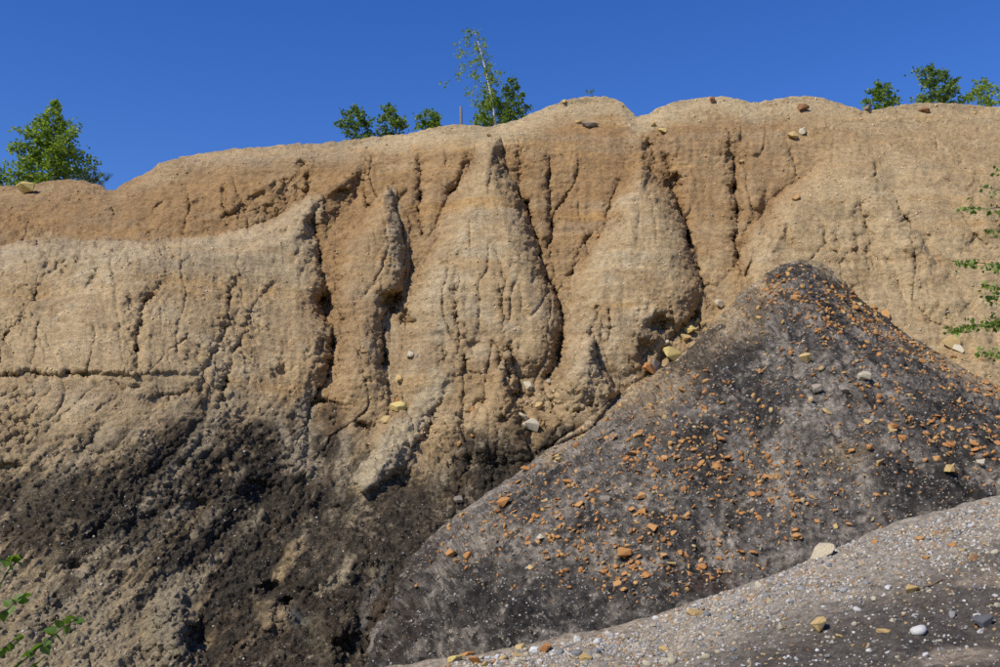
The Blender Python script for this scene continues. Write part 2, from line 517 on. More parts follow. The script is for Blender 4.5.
# hollows (negative) and lumps (positive): x, y, rx, ry, metres
BLOB = [
    (325, 304, 9, 11, -.55), (312, 226, 8, 13, -.5), (391, 302, 12, 10, -.75), (405, 320, 6, 9, -.4), (556, 348, 7, 16, -.5), (674, 181, 7, 7, -.4),
    (690, 244, 4, 10, -.4), (660, 326, 11, 9, -.45), (648, 350, 9, 10, -.35), (735, 187, 5, 6, -.3), (524, 208, 7, 8, -.35), (500, 155, 6, 8, -.25),
    (646, 146, 5, 6, -.3), (256, 494, 16, 11, -.65), (196, 506, 11, 8, -.5), (318, 507, 8, 8, -.4), (333, 508, 7, 4, -.35), (222, 474, 12, 6, -.4),
    (184, 463, 5, 4, -.3), (206, 457, 6, 5, -.3), (217, 462, 5, 4, -.3), (258, 448, 14, 9, -.2), (8, 470, 14, 5, -.45), (90, 455, 12, 5, -.3),
    (130, 530, 10, 6, -.3), (75, 568, 9, 6, -.35), (268, 590, 8, 7, -.6), (284, 606, 6, 8, -.5), (195, 640, 13, 16, -.7), (345, 655, 9, 16, -.6),
    (440, 658, 9, 8, -.5), (390, 640, 14, 6, -.5), (470, 462, 12, 7, -.3), (402, 482, 14, 14, -.6), (185, 538, 5, 6, -.25), (150, 520, 8, 5, -.2),
    (390, 612, 20, 14, .45), (270, 617, 14, 14, .3), (345, 628, 12, 9, .4), (170, 628, 22, 34, .35), (293, 555, 8, 10, .15), (350, 575, 7, 12, .15),
    (373, 452, 6, 6, -.3), (362, 428, 9, 4, -.3), (505, 420, 6, 4, -.2), (472, 455, 14, 14, .12), (288, 196, 13, 13, -.34), (270, 212, 14, 7, -.30), (345, 205, 12, 20, -.38), (356, 184, 8, 14, -.3), (222, 214, 12, 6, -.14),
    (332, 222, 8, 12, -.25), (405, 197, 6, 8, -.2), (80, 176, 22, 10, .3), (300, 165, 6, 4, -.15), (420, 382, 12, 8, .1), (475, 345, 10, 5, -.14),
    (20, 398, 16, 8, -.15), (155, 400, 12, 6, -.15), (445, 372, 10, 10, .12), (575, 375, 14, 22, .2), (340, 515, 8, 6, -.2), (110, 600, 14, 8, -.12),
    (60, 630, 20, 8, -.1), (40, 600, 14, 10, .1), (300, 470, 18, 12, .2), (215, 520, 14, 10, .12), (310, 580, 22, 10, .18), (240, 640, 22, 10, .2),
]
ROUGH = [(288, 195, 22, 22), (262, 212, 24, 12), (345, 205, 18, 30), (393, 235, 10, 48), (411, 215, 10, 40), (505, 165, 16, 22), (524, 205, 11, 26), (548, 260, 8, 30), (650, 160, 16, 28), (672, 190, 14, 26),
         (660, 330, 26, 22), (595, 350, 16, 28), (325, 300, 16, 22), (318, 370, 16, 30), (512, 400, 18, 30), (555, 350, 14, 30), (395, 305, 18, 18), (135, 315, 16, 18), (225, 330, 14, 30), (250, 330, 14, 30),
         (180, 165, 40, 8), (80, 190, 40, 12), (545, 415, 24, 30), (400, 420, 20, 50), (310, 225, 12, 24), (570, 400, 20, 20), (440, 440, 30, 30)]
TONGUE = [(440, 380), (428, 400), (415, 420), (400, 440), (385, 455), (372, 470), (362, 484)]


def macro(PX, PY, detail=True):
    """metres the face stands out towards the quarry at a photo position"""
    D = np.zeros(PX.shape, np.float32)
    for pts, dep, w, (f0, f1), sh in BUTT:
        xs = [p[0] for p in pts]
        c = (PX[0] > min(xs) - 2) & (PX[0] < max(xs) + 2) if PX.ndim == 2 else slice(None)
        a, b_ = PX[..., c], PY[..., c]
        sd = poly_sd(a, b_, pts)
        if pts[0] == (-900, 275):
            w = w + np.maximum(b_ - 385, 0) * .35
        t = np.clip(sd / w, 0, 1)
        q = np.sqrt(1 - (1 - t) ** 2)
        q = q * sh + t * (1 - sh)
        q = q * sstep(f0, f1, b_)
        if pts[0] == (-900, 275):
            q = q * (1 - .68 * sstep(120, 315, a)) * (1 - .9 * sstep(20, 330, a) * sstep(375, 660, b_))
        if pts[0] == (855, 40):
            q = q * sstep(128, 215, b_)
        D[..., c] = np.maximum(D[..., c], q * dep) if dep > 0.6 else D[..., c] + q * dep
    if not detail:
        return D
    G = np.zeros(PX.shape, np.float32)
    # the bed above the horizontal crack on the left overhangs the slope below
    D += .22 * sstep(376, 371, PY) * sstep(230, 120, PX)
    for pts, w, dep in CRACK:
        xs = [p[0] for p in pts]
        c = (PX[0] > min(xs) - 5 * w) & (PX[0] < max(xs) + 5 * w)
        a, b_ = PX[:, c], PY[:, c]
        d, t = seg_dist(a, b_, pts)
        taper = 0.35 + 0.65 * np.sin(np.clip(t, 0.02, 1) * math.pi * 0.9) ** 0.6
        if dep > .15:
            G[:, c] = np.maximum(G[:, c], np.exp(-(d / (3.2 * w)) ** 2) * min(1, dep * 2.5))
        jit = 0.62 + 0.55 * vnoise(a * .11, b_ * .11, pts[0][0] * .37)
        ww = w * np.clip(jit, .3, 1.3)
        D[:, c] -= 1.25 * dep * taper * np.clip(.75 + .9 * vnoise(a * .07, b_ * .07, a * 0 + pts[0][1] * .31), .15, 1.3) * (np.exp(-(d / ww) ** 2) * .8 + .25 * np.exp(-(d / (2.6 * w)) ** 2))
    for x, y, rx, ry, dep in BLOB:
        c = (PX[0] > x - 2.2 * rx) & (PX[0] < x + 2.2 * rx)
        a, b_ = PX[:, c], PY[:, c]
        nz = .45 * fbm(a * .12, b_ * .12, a * 0 + x * .1, 3, .6)
        q = np.maximum(((a - x) / rx) ** 2 + ((b_ - y) / ry) ** 2 + nz * 1.6, 0)
        if y > 440 and dep < 0:
            q = q * .75
        D[:, c] += (.6 if y > 440 and dep < 0 else 1) * dep * np.exp(-q ** 1.6)
        if dep < -.2 and y < 440:
            G[:, c] = np.maximum(G[:, c], np.exp(-q * .45))
    c = (PX[0] > 320) & (PX[0] < 480)
    d, t = seg_dist(PX[:, c], PY[:, c], TONGUE)
    wd = (9 + 8 * np.sin(t * 3.14)) * (1 + .35 * vnoise(PX[:, c] * .09, PY[:, c] * .09, PX[:, c] * 0 + 2))
    D[:, c] += (.06 + .42 * sstep(.1, .8, t)) * np.clip(1 - (d / wd) ** 2, 0, 1) ** .7
    for x, y, rx, ry in ROUGH:
        c = (PX[0] > x - 2.2 * rx) & (PX[0] < x + 2.2 * rx)
        q = ((PX[:, c] - x) / rx) ** 2 + ((PY[:, c] - y) / ry) ** 2
        G[:, c] = np.maximum(G[:, c], np.exp(-q))
    return D, G


HEAP_OUT = [(800, 257), (775, 267), (745, 290), (715, 320), (690, 345), (668, 364), (640, 381), (605, 405), (575, 430), (545, 451),
            (510, 480), (470, 506), (440, 529), (410, 562), (385, 602), (370, 640), (362, 720), (350, 900), (2200, 900), (2200, 960), (1900, 930),
            (1300, 575), (1000, 388), (950, 361), (900, 330), (860, 298), (827, 266), (812, 259)]

# grid: columns along the face, rows up the face, then back over the plateau
fx = np.arange(-90, 1091, 1.12)
left = -90 - np.cumsum(np.geomspace(2, 90, 26))[::-1]
right = 1090 + np.cumsum(np.geomspace(2, 90, 26))
cx = np.concatenate([left, fx, right])
NR_FINE = 560
tr = np.concatenate([np.linspace(860, 705, 24)[:-1]])
rows_low = np.repeat(tr[:, None], len(cx), 1)
u = np.linspace(0, 1, NR_FINE)[:, None]
sk = skyline(cx)
skn = sk + 1.8 * fbm(cx * .05, cx * 0 + 3.3, cx * 0, 4, .65) + 1.2 * fbm(cx * .25, cx * 0, cx * 0, 3, .7)
rows_fine = 705 + (skn[None, :] - 705) * u
PY = np.vstack([rows_low, rows_fine])
PX = np.repeat(cx[None, :], PY.shape[0], 0)
# irregularity: features wander a little
wx = PX + 8.0 * fbm(PX * .025, PY * .025, 0 * PX, 5, .6) + 2.2 * fbm(PX * .16, PY * .12, PX * 0 + 5, 3, .7)
wy = PY + 7.0 * fbm(PX * .025, PY * .025, 0 * PX + 9, 5, .6) + 2.0 * fbm(PX * .13, PY * .16, PX * 0 + 15, 3, .7)
blend = sstep(6, 30, PY - sk[None, :])           # keep the crest where it is
wx = PX + (wx - PX) * np.maximum(blend, .3)
wy = PY + (wy - PY) * blend
D, GUL = macro(wx, wy)
D *= sstep(0, 16, PY - sk[None, :]) * .9 + .1
Y = base_depth(PX, PY) - D
Y = Y + (29.4 - Y) * sstep(14, 0, PY - sk[None, :]) * .6
# broad undulation
KX, KZ = ray(PX, PY)
XW, ZW = KX * Y, KZ * Y
Y = Y - .20 * fbm(XW * .5, ZW * .35, Y * 0, 3) * np.maximum(blend, .2)
# downslope rills: vertical above, slanting below on the left
low = sstep(370, 430, PY) * sstep(420, 330, PX)
ang = PX + low * (PY - 400) * .95
ril = fbm(ang * .045, PY * .008, 0 * PX, 4, .55, True)
ril2 = fbm(ang * .13, PY * .022, 0 * PX + 4, 3, .55, True)
face = sstep(0, 40, PY - sk[None, :])
rec = sstep(155, 175, PY) * sstep(252, 236, PY) * sstep(340, 300, PX)
dg = fbm((PX + PY * 1.1 + 14 * fbm(PX * .03, PY * .03, 0 * PX + 21, 3)) * .035, (PY - PX * .2) * .012, 0 * PX + 14, 4, .55, True)
Y = Y - .12 * dg * rec
rough = .55 + .45 * fbm(PX * .012, PY * .012, 0 * PX + 2, 2)
Y = Y - face * (1 - .5 * low) * (.07 * ril + .03 * ril2 * rough) * (1 - .45 * sstep(760, 900, PX))
ex = ang + 10 * fbm(PX * .03, PY * .03, 0 * PX + 41, 3)
er1 = fbm(ex * .020, PY * .0065, 0 * PX + 51, 3, .5)
er2 = fbm(ex * .048, PY * .015, 0 * PX + 61, 3, .5)
msk = np.clip(.45 + 1.2 * fbm(PX * .01, PY * .012, 0 * PX + 71, 2), .1, 1.2)
msk = msk * (1 - .5 * np.clip(macro(wx, wy, False) / .8, 0, 1))
carve = .24 * np.exp(-(er1 / .03) ** 2) * msk + .05 * np.exp(-(er2 / .045) ** 2) * np.clip(1.0 - msk, .1, .8) * sstep(-.1, .3, fbm(PX * .014, PY * .014, 0 * PX + 101, 2))
carve = carve * sstep(8, 60, PY - sk[None, :]) * (1 - .5 * sstep(760, 880, PX)) * (1 - .6 * sstep(430, 520, PY))
Y = Y + carve
GUL = np.maximum(GUL, np.clip(carve * 3.2, 0, .7))
scar = np.clip(fbm(PX * .028, PY * .028, 0 * PX + 81, 4, .6) - .2, 0, 1)
Y = Y + .45 * scar * sstep(30, 90, PY - sk[None, :]) * sstep(470, 400, PY)
GUL = np.maximum(GUL, np.clip(scar * 4, 0, .8) * sstep(480, 400, PY))
P = np.stack([KX * Y, Y, KZ * Y], -1)
# plateau behind the crest
back = np.array([.25, .6, 1.1, 1.8, 2.8, 4.5, 7, 11, 18, 30, 55, 90])
top = P[-1]
pl = []
for bk in back:
    q = top.copy()
    q[:, 0] += top[:, 0] / top[:, 1] * bk
    q[:, 1] += bk
    q[:, 2] += -.10 * min(bk, 6) - .012 * bk + .05 * vnoise(q[:, 0] * .8, q[:, 1] * .8, q[:, 1] * 0)
    pl.append(q)
P = np.concatenate([P, np.stack(pl)], 0)
NRT = P.shape[0]
nface = PY.shape[0]
# crumbly surface along the normal
N = grid_normals(P)
if N[nface // 2, len(cx) // 2, 1] > 0:
    N = -N
x, y, z = P[..., 0], P[..., 1], P[..., 2]
crumb = fbm(x * 2.2, y * 2.2, z * 2.6, 4, .62)
crumb2 = fbm(x * 7.5, y * 7.5, z * 8.5, 3, .65, True)
strat = fbm(x * .35, y * .35, z * 5.5, 3, .6)
pyf = np.concatenate([PY, np.repeat(sk[None] - 20, len(back), 0)], 0)
pxf = np.repeat(cx[None], NRT, 0)
darkz = sstep(400, 470, pyf) * sstep(620, 480, pxf)
roughm = np.clip(.5 + 1.1 * fbm(x * .55, y * .55, z * .55 + 8, 3), .1, 1.5)
bil = np.abs(fbm(x * 4.5, y * 4.5, z * 4.5 + 17, 3, .6))
grain = fbm(x * 15, y * 15, z * 15 + 4, 2, .7)
GULF = np.concatenate([GUL, np.zeros((len(back), len(cx)), np.float32)], 0)
blk = fbm(x * 4.2, y * 4.2, z * 5.5 + 91, 4, .65, True)
pits = np.clip(fbm(x * 5.5, y * 5.5, z * 7 + 33, 3, .65) - .22, 0, 1)
amp = .045 * crumb + (.018 + .035 * GULF) * crumb2 * roughm + .040 * strat * (1 - darkz) + .03 * bil * roughm + .011 * grain - (.10 + .3 * GULF) * pits * roughm + GULF * (.11 * blk + .05 * fbm(x * 10, y * 10, z * 11 + 3, 3, .7))
amp = amp * (1 + .5 * darkz)
lumpy = np.clip(fbm(x * 3.2, y * 3.2, z * 3.2 + 40, 3, .6), 0, 1)
amp = amp + darkz * (.09 * lumpy - .05 * np.clip(fbm(x * 2.6, y * 2.6, z * 2.6 + 70, 3, .6) - .12, 0, 1) * 3)
stk_rel = fbm((pxf + (pyf - 400) * .95) * .12, pyf * .012, 0 * pxf + 77, 4, .6, True)
amp = amp + darkz * (.028 * grain + .022 * crumb2 + .03 * fbm(x * 9, y * 9, z * 9 + 21, 2, .7))
amp = amp + .02 * stk_rel * darkz * sstep(420, 340, pxf)
crest = np.concatenate([sstep(0, 14, PY - sk[None, :]) * .4 + .6, np.full((len(back), len(cx)), .6)], 0)
P = P + N * (amp * crest)[..., None]

# colour of the ground itself
def col(*c): return np.array(c, np.float32)
WARM, TAN, GREY, CREAM, ORA = col(.345, .213, .105), col(.46, .34, .20), col(.455, .378, .265), col(.50, .39, .245), col(.45, .265, .10)
COAL, ASH, BRN, MAUVE = col(.046, .037, .028), col(.29, .235, .165), col(.085, .055, .035), col(.36, .265, .17)
C = np.empty(P.shape, np.float32)
C[:] = WARM
def lay(c, m):
    global C
    m = np.clip(m, 0, 1)[..., None]
    C = C * (1 - m) + c * m
n_big = fbm(x * .45, y * .45, z * .45 + 3, 4)
n_mid = fbm(x * 1.7, y * 1.7, z * 1.7 + 6, 4, .6)
n_str = fbm(x * .16, y * .16, z * 2.3 + 1, 4, .6)
wxf = np.concatenate([wx, np.repeat(cx[None], len(back), 0)], 0); wyf = np.concatenate([wy, pyf[nface:]], 0)
Df = np.concatenate([macro(wx, wy, False), np.zeros((len(back), len(cx)), np.float32)], 0)
but = np.clip(Df / .8, 0, 1)
but = np.maximum(but, sstep(215, 320, pyf) * .75 * sstep(150, 330, pxf))
lay(TAN, but * .85 + .15 * n_mid)
lay(MAUVE, sstep(.0, .5, n_str + .3 * n_big) * .55)
lay(ORA, sstep(.18, .5, fbm(x * .2, y * .2, z * 1.9 + 21, 3, .6) + .25 * n_mid) * .55 * sstep(420, 380, pyf))
lay(GREY, sstep(.05, .5, n_mid + .5 * n_big) * but * .55)
lay(WARM * .95, GULF * (.5 - .25 * sstep(230, 320, pyf)))
fs = fbm(x * .5, y * .5, z * 9 + 44, 3, .6)
C *= (1 + .26 * fs * sstep(.0, .3, n_big + .1))[..., None]
sk_d = pyf - sk[None, :]
lay(CREAM, sstep(30, 8, sk_d + 14 * n_mid) * .85 * sstep(300, 420, pxf))
lay(GREY, sstep(30, 10, sk_d + 14 * n_mid) * .5 * sstep(420, 300, pxf))
lay(TAN, sstep(760, 850, pxf) * .6)
lay(ORA, sstep(760, 850, pxf) * sstep(.1, .5, n_str) * .35)
lay(WARM * .92, sstep(8, -2, poly_sd(wxf, wyf, BUTT[0][0]) + 6 * n_mid) * sstep(150, 185, pyf) * sstep(420, 330, pxf) * sstep(420, 300, pyf) * .7)
lay(GREY, sstep(290, 245, pyf + 24 * n_mid) * sstep(-2, 5, poly_sd(wxf, wyf, BUTT[0][0]) + 5 * n_mid) * .5)
lay(TAN, sstep(300, 330, pyf) * sstep(400, 370, pyf) * sstep(240, 160, pxf) * .7)
# the dark carbon layer at the foot
COAL_OUT = [(-900, 480), (0, 478), (60, 474), (110, 455), (160, 425), (190, 405), (225, 408), (262, 420), (300, 412), (330, 408), (352, 432), (362, 480), (385, 492), (430, 488),
            (458, 450), (500, 440), (560, 442), (600, 440), (640, 900), (200, 900), (205, 640), (185, 600), (130, 572), (60, 560), (0, 560), (-900, 565)]
csd = np.concatenate([poly_sd(PX, PY, COAL_OUT), np.full((len(back), len(cx)), -999.)], 0)
streak = fbm((pxf + (pyf - 400) * .95) * .05, pyf * .008, 0 * pxf + 30, 4, .6)
n_pat = fbm(x * 1.1, y * 1.1, z * 1.1 + 50, 5, .62)
cm = sstep(-16, 14, csd + 34 * n_pat + 34 * streak) * (1 - .12 * sstep(190, 110, pxf))
n_spk = fbm(x * 5, y * 5, z * 5 + 61, 4, .7)
lay(ASH, sstep(395, 470, pyf) * sstep(470, 400, pxf) * .45 * (1 - cm))
lay(GREY * .62, sstep(545, 600, pyf + 20 * n_pat) * sstep(230, 180, pxf) * .8)
lay(COAL * .9, cm * (.98 - .2 * sstep(.1, .5, n_mid) - .22 * sstep(.1, .4, streak)))
lay(ASH * 1.1, cm * sstep(.20, .32, n_spk + .3 * n_pat + .2 * streak) * .6)
lay(BRN * .8, cm * sstep(.0, .4, n_big + .3 * n_mid) * .35 * sstep(180, 260, pxf))
def spot(pts, w, c, a):
    d, _ = seg_dist(pxf, pyf, pts)
    lay(c, sstep(w * 1.5, w * .5, d + w * 1.2 * n_pat) * a)
n_gr = fbm(x * 16, y * 16, z * 16 + 2, 2, .7)
n_pat = n_pat + .8 * n_spk + .5 * n_gr
stf = fbm((pxf + (pyf - 400) * .95) * .11, pyf * .014, 0 * pxf + 55, 5, .65)
lay(TAN * .74, sstep(400, 450, pyf) * sstep(400, 330, pxf) * sstep(.06, .26, stf + .35 * n_spk - .22 * sstep(-10, 40, csd)) * .6)
lay(COAL * 1.1, sstep(400, 450, pyf) * sstep(400, 330, pxf) * sstep(.04, .2, -stf + .5 * n_spk + .35 * streak + .2 * n_gr) * .92 * sstep(-75, 10, csd + 30 * n_pat))
spot([(255, 470), (258, 496)], 18, COAL, .9)
spot([(222, 416), (236, 430)], 9, COAL, .4)
spot([(330, 412), (335, 430)], 10, BRN, .7)
for pts_, w_, a_ in (([(232, 395), (205, 435), (170, 478), (130, 522), (80, 575)], 8, .75), ([(305, 400), (302, 440), (312, 470)], 11, .8), ([(275, 410), (285, 440), (290, 465)], 8, .7),
                     ([(345, 440), (340, 490), (325, 530)], 7, .6), ([(262, 515), (215, 560), (150, 625)], 6, .65), ([(190, 500), (130, 555), (60, 610)], 6, .6), ([(240, 470), (225, 500), (190, 540)], 4, .6),
                     ([(365, 490), (350, 530), (335, 560)], 5, .5), ([(310, 520), (300, 545)], 5, .6), ([(445, 470), (430, 500), (415, 520)], 5, .5), ([(395, 430), (385, 470)], 8, .5), ([(110, 430), (60, 480), (0, 520)], 8, .6)):
    spot(pts_, w_, ASH * 1.25, a_ * .98)
spot([(-20, 505), (50, 500), (120, 505)], 22, COAL, .7)
spot([(50, 550), (150, 520)], 14, COAL, .6)
spot([(225, 540), (260, 560), (240, 590)], 20, COAL, .8)
spot([(330, 540), (400, 560), (380, 660)], 26, COAL, .75)
spot([(200, 480), (240, 500), (330, 500)], 18, COAL, .7)
spot([(300, 570), (310, 640)], 18, COAL, .6)
spot([(300, 545), (292, 555), (278, 575)], 6, TAN * .8, .8)
spot([(350, 560), (340, 580), (320, 592)], 5, ASH, .9)
spot([(268, 616), (275, 622)], 13, TAN * .7, .85)
spot([(385, 570), (370, 600), (362, 630)], 5, col(.13, .125, .12), .6)
spot([(290, 618), (300, 622)], 7, col(.11, .11, .11), .6)
spot([(380, 612), (402, 622)], 13, col(.10, .068, .045), .7)
spot([(400, 500), (420, 505), (400, 540), (420, 580)], 22, COAL * 1.1, .85)
spot([(170, 600), (165, 660)], 20, GREY * .62, .8)
spot([(315, 630), (325, 660)], 12, col(.14, .115, .075), .7)
spot(TONGUE, 11, GREY, .75)
spot([(475, 440), (480, 462), (520, 458)], 14, COAL, .8)
spot([(390, 195), (396, 230), (400, 270)], 7, GREY * .8, .7)
lay(MAUVE * .85, sstep(.12, .5, fbm(x * .8, y * .8, z * 1.6 + 71, 4, .6)) * .4 * (1 - darkz))
lay(CREAM, sstep(.15, .5, fbm(x * .7, y * .7, z * 1.3 + 83, 4, .6)) * .35 * (1 - darkz))
lay(WARM * .85, sstep(.2, .4, fbm(x * 2.6, y * 2.6, z * 4.2 + 93, 4, .65)) * .4 * (1 - darkz))
C *= (1 + .16 * n_mid + .09 * crumb)[..., None]
C *= np.clip(1 + (.12 + .75 * cm) * n_gr + .5 * cm * fbm(x * 8, y * 8, z * 8 + 12, 2, .7), .3, 2.2)[..., None]
C *= np.array([.99, .975, .875], np.float32)
C = np.clip(C, .01, .8)
grit = np.clip(.25 + .6 * but * sstep(-.2, .4, n_mid) + .5 * sstep(30, 8, sk_d) + .3 * darkz, 0, 1)
hs = np.concatenate([poly_sd(PX, PY, HEAP_OUT), np.full((len(back), len(cx)), -999.)], 0)
keep = ~((hs[:-1, :-1] > 55) & (hs[1:, 1:] > 55))
Q = grid_quads(NRT, len(cx), keep)
V, Q, Cv, Gv = compact(P.reshape(-1, 3), Q, C.reshape(-1, 3), grit.reshape(-1))
tag(mesh_np('cliff', V, Q, M['cliff'], None, Cv, {'grit': Gv}), 'eroded sandy quarry cliff with gullies above a dark coal layer', 'cliff', kind='structure')
CLIFF_P, CLIFF_N, CLIFF_C, CLIFF_G = P, N, C, grit


def on_cliff(px, py):
    j = int(np.argmin(np.abs(cx - px)))
    i = int(np.argmin(np.abs(PY[:, j] - py)))
    return Vector(CLIFF_P[i, j]), Vector(CLIFF_N[i, j])


# ------------------------------------------------------------------ the spoil heap
HA = np.array([6.75, 24.2, 5.95])
HS = .70


def cone_depth(KX, KZ):
    lo = np.full(KX.shape, 6.0); hi = np.full(KX.shape, 25.5)
    for _ in range(26):
        m = (lo + hi) / 2
        xx, yy = KX * m, m
        r = np.sqrt((xx - HA[0]) ** 2 * np.where(xx > HA[0], .72, 1.0) + (yy - HA[1]) ** 2 + .16)
        h = HA[2] + .25 - HS * r
        below = KZ * m < h            # the sight line has entered the heap
        hi = np.where(below, m, hi)
        lo = np.where(below, lo, m)
    return (lo + hi) / 2


hx = np.concatenate([np.arange(330, 1080, 1.35), 1080 + np.cumsum(np.geomspace(2, 60, 24))])
hy = np.concatenate([np.arange(246, 690, 1.35), 690 + np.cumsum(np.geomspace(2, 30, 16))])
HX, HY = np.meshgrid(hx, hy)
HKX, HKZ = ray(HX, HY)
Yc = base_depth(HX, HY) - macro(HX, HY, False)
wsx = HX + 5 * fbm(HX * .03, HY * .03, HX * 0 + 3, 3) + 2 * vnoise(HX * .16, HY * .16, HX * 0)
sd = poly_sd(wsx, HY, HEAP_OUT)
cone = cone_depth(HKX, HKZ)
out_ = np.maximum(Yc - cone, 0.0)
k = .045 * np.maximum(sd, 0) + .0006 * np.maximum(sd, 0) ** 2
kk = .35
em = -kk * np.log(np.exp(-k / kk) + np.exp(-(out_ + .15) / kk)) + kk * math.log(2) * np.exp(-np.maximum(sd, 0) / 12)
Yh = np.where(sd > 0, Yc - np.maximum(em, 0) + .05, Yc + .05 + .06 * -sd)
hp = np.stack([HKX * Yh, Yh, HKZ * Yh], -1)
hn = grid_normals(hp)
if hn[200, 300, 2] < 0:
    hn = -hn
x, y, z = hp[..., 0], hp[..., 1], hp[..., 2]
th = np.arctan2(x - HA[0], HA[1] + 1.5 - y)
rr = np.hypot(x - HA[0], HA[1] + 1.5 - y)
rill = fbm(th * 9, rr * .18, x * 0 + 2, 4, .55, True)
rill2 = fbm(th * 30, rr * .45, x * 0 + 12, 3, .6, True)
crumb = fbm(x * 2.4, y * 2.4, z * 2.4, 4, .6)
crumb2 = fbm(x * 8, y * 8, z * 8, 3, .65, True)
bumpy = np.clip(fbm(x * 3.5, y * 3.5, z * 3.5 + 9, 3) - .1, 0, 1)
lowl = sstep(560, 440, HX) * sstep(520, 600, HY)
amp = .17 * rill * sstep(0, 4, rr) + .075 * rill2 * np.clip(rr / 6, 0, 1) + .06 * crumb + .042 * crumb2 + .11 * bumpy + .03 * fbm(x * 14, y * 14, z * 14, 2, .7) + lowl * .25 * np.clip(crumb + .3 * crumb2, -1, 1)
hp = hp + hn * (amp * sstep(-8, 25, sd))[..., None]
C = np.empty(hp.shape, np.float32)
HG, HT, HD, HB = col(.145, .126, .103), col(.31, .265, .205), col(.034, .030, .026), col(.43, .31, .17)
C[:] = HG
n_mid = fbm(x * 1.5, y * 1.5, z * 1.5 + 5, 5, .62)
n_big = fbm(x * .5, y * .5, z * .5 + 2, 3)
n_fin = fbm(x * 5, y * 5, z * 5 + 2, 4, .65)
stk = fbm(th * 11 + .4 * n_mid, rr * .16, x * 0 + 7, 4, .6)
n_gr = fbm(x * 11, y * 11, z * 11 + 2, 3, .7)
stf = fbm(th * 34 + .3 * n_mid, rr * .35, x * 0 + 27, 4, .65)
lay(HT, sstep(.0, .30, n_mid * .8 + .8 * stk + .45 * n_fin + .6 * stf) * .8)
lay(HD, sstep(.0, .42, -n_mid * .7 + .9 * fbm(th * 14 + .5 * n_mid, rr * .2, x * 0 + 17, 4, .6) + .6 * n_fin + .5 * stf) * .92)
pxf, pyf = HX, HY
n_pat = n_mid + .5 * n_fin + .35 * n_gr + .5 * stf
# sandy shoulder along the cliff on the upper left and right
e_left = seg_dist(HX, HY, [(800, 257), (745, 290), (690, 345), (640, 381), (605, 405), (575, 430), (545, 451)])[0]
lay(HB, sstep(62, 22, e_left + 30 * n_pat) * sstep(800, 745, HX) * sstep(600, 680, HX) * .85)
lay(HB, sstep(22, 6, e_left + 16 * n_pat) * sstep(800, 745, HX) * .9)
e_r = seg_dist(HX, HY, [(812, 259), (860, 298), (950, 361), (1000, 388), (1300, 575)])[0]
lay(HB, sstep(24, 8, e_r + 14 * n_mid) * .8)
e_ll = seg_dist(HX, HY, [(560, 440), (510, 480), (440, 529), (400, 575)])[0]
lay(HT, sstep(18, 4, e_ll + 18 * n_mid) * .45)
spot([(775, 275), (805, 272), (830, 285), (870, 310), (920, 345)], 9, HD, .85)
spot([(690, 350), (730, 375), (770, 400)], 32, HD, .8)
spot([(700, 430), (715, 480), (735, 520)], 16, HD, .7)
spot([(740, 300), (800, 330), (840, 360)], 12, HD, .5)
spot([(850, 455), (900, 480), (940, 495)], 18, HD, .75)
spot([(420, 620), (500, 600), (580, 600), (680, 590)], 34, HD * 1.1, .7)
spot([(430, 560), (410, 600), (400, 650)], 18, col(.06, .045, .034), .7)
spot([(840, 455), (860, 465)], 14, HB * .7, .6)
spot([(480, 545), (495, 535)], 12, GREY * .8, .6)
spot([(700, 590), (730, 580)], 8, col(.08, .05, .035), .7)
lay(HT, sstep(.25, .55, fbm(x * .9, y * .9, z * .9 + 31, 4, .6)) * .5)
lay(HT * 1.05, sstep(.28, .42, n_gr + .3 * n_fin) * .6)
lay(HD, sstep(.26, .40, -n_gr + .3 * stf) * .6)
C *= np.clip(1 + .2 * n_fin + .95 * fbm(x * 17, y * 17, z * 17, 2, .8) + .5 * fbm(x * 8, y * 8, z * 8 + 9, 2, .7), .25, 2.2)[..., None]
C = np.clip(C, .01, .8)
grit = np.clip(.6 + .4 * n_mid, .3, 1)
keep = (sd[:-1, :-1] > -9) | (sd[1:, 1:] > -9)
Q = grid_quads(len(hy), len(hx), keep)
V, Q, Cv, Gv = compact(hp.reshape(-1, 3), Q, C.reshape(-1, 3), grit.reshape(-1))
tag(mesh_np('spoil_heap', V, Q, M['heap'], None, Cv, {'grit': Gv}), 'dark conical spoil heap leaning against the sandy cliff', 'spoil heap', kind='structure')


def on_heap(px, py):
    j = int(np.argmin(np.abs(hx - px))); i = int(np.argmin(np.abs(hy - py)))
    return Vector(hp[i, j]), Vector(hn[i, j])


# ------------------------------------------------------------------ the gravel bank in front
EX = np.array([-12, -2, -.43, 1.1, 2.25, 3.45, 5.1, 8, 14]); EY = np.array([5.0, 8.4, 9.0, 9.5, 10.0, 10.45, 11.0, 12.0, 14.0])


def bank_h(x, y):
    plane = -2.83 + .255 * x + .173 * y
    e = y - np.interp(x, EX, EY) - .18 * vnoise(x * .9, x * 0 + 4, x * 0)
    drop = .16 * np.log1p(np.exp(np.clip(e / .16, -30, 30)))
    h = plane + .09 * sstep(4.2, 2.0, x) + .17 * np.clip(1.3 - x, 0, 3) - .78 * drop
    h = h + .075 * fbm(x * 1.1, y * 1.1, x * 0, 4) + .03 * fbm(x * 4, y * 4, x * 0 + 3, 3)
    mound = -1.68 - .03 * (x * x + y * y)
    return np.maximum(h, mound)


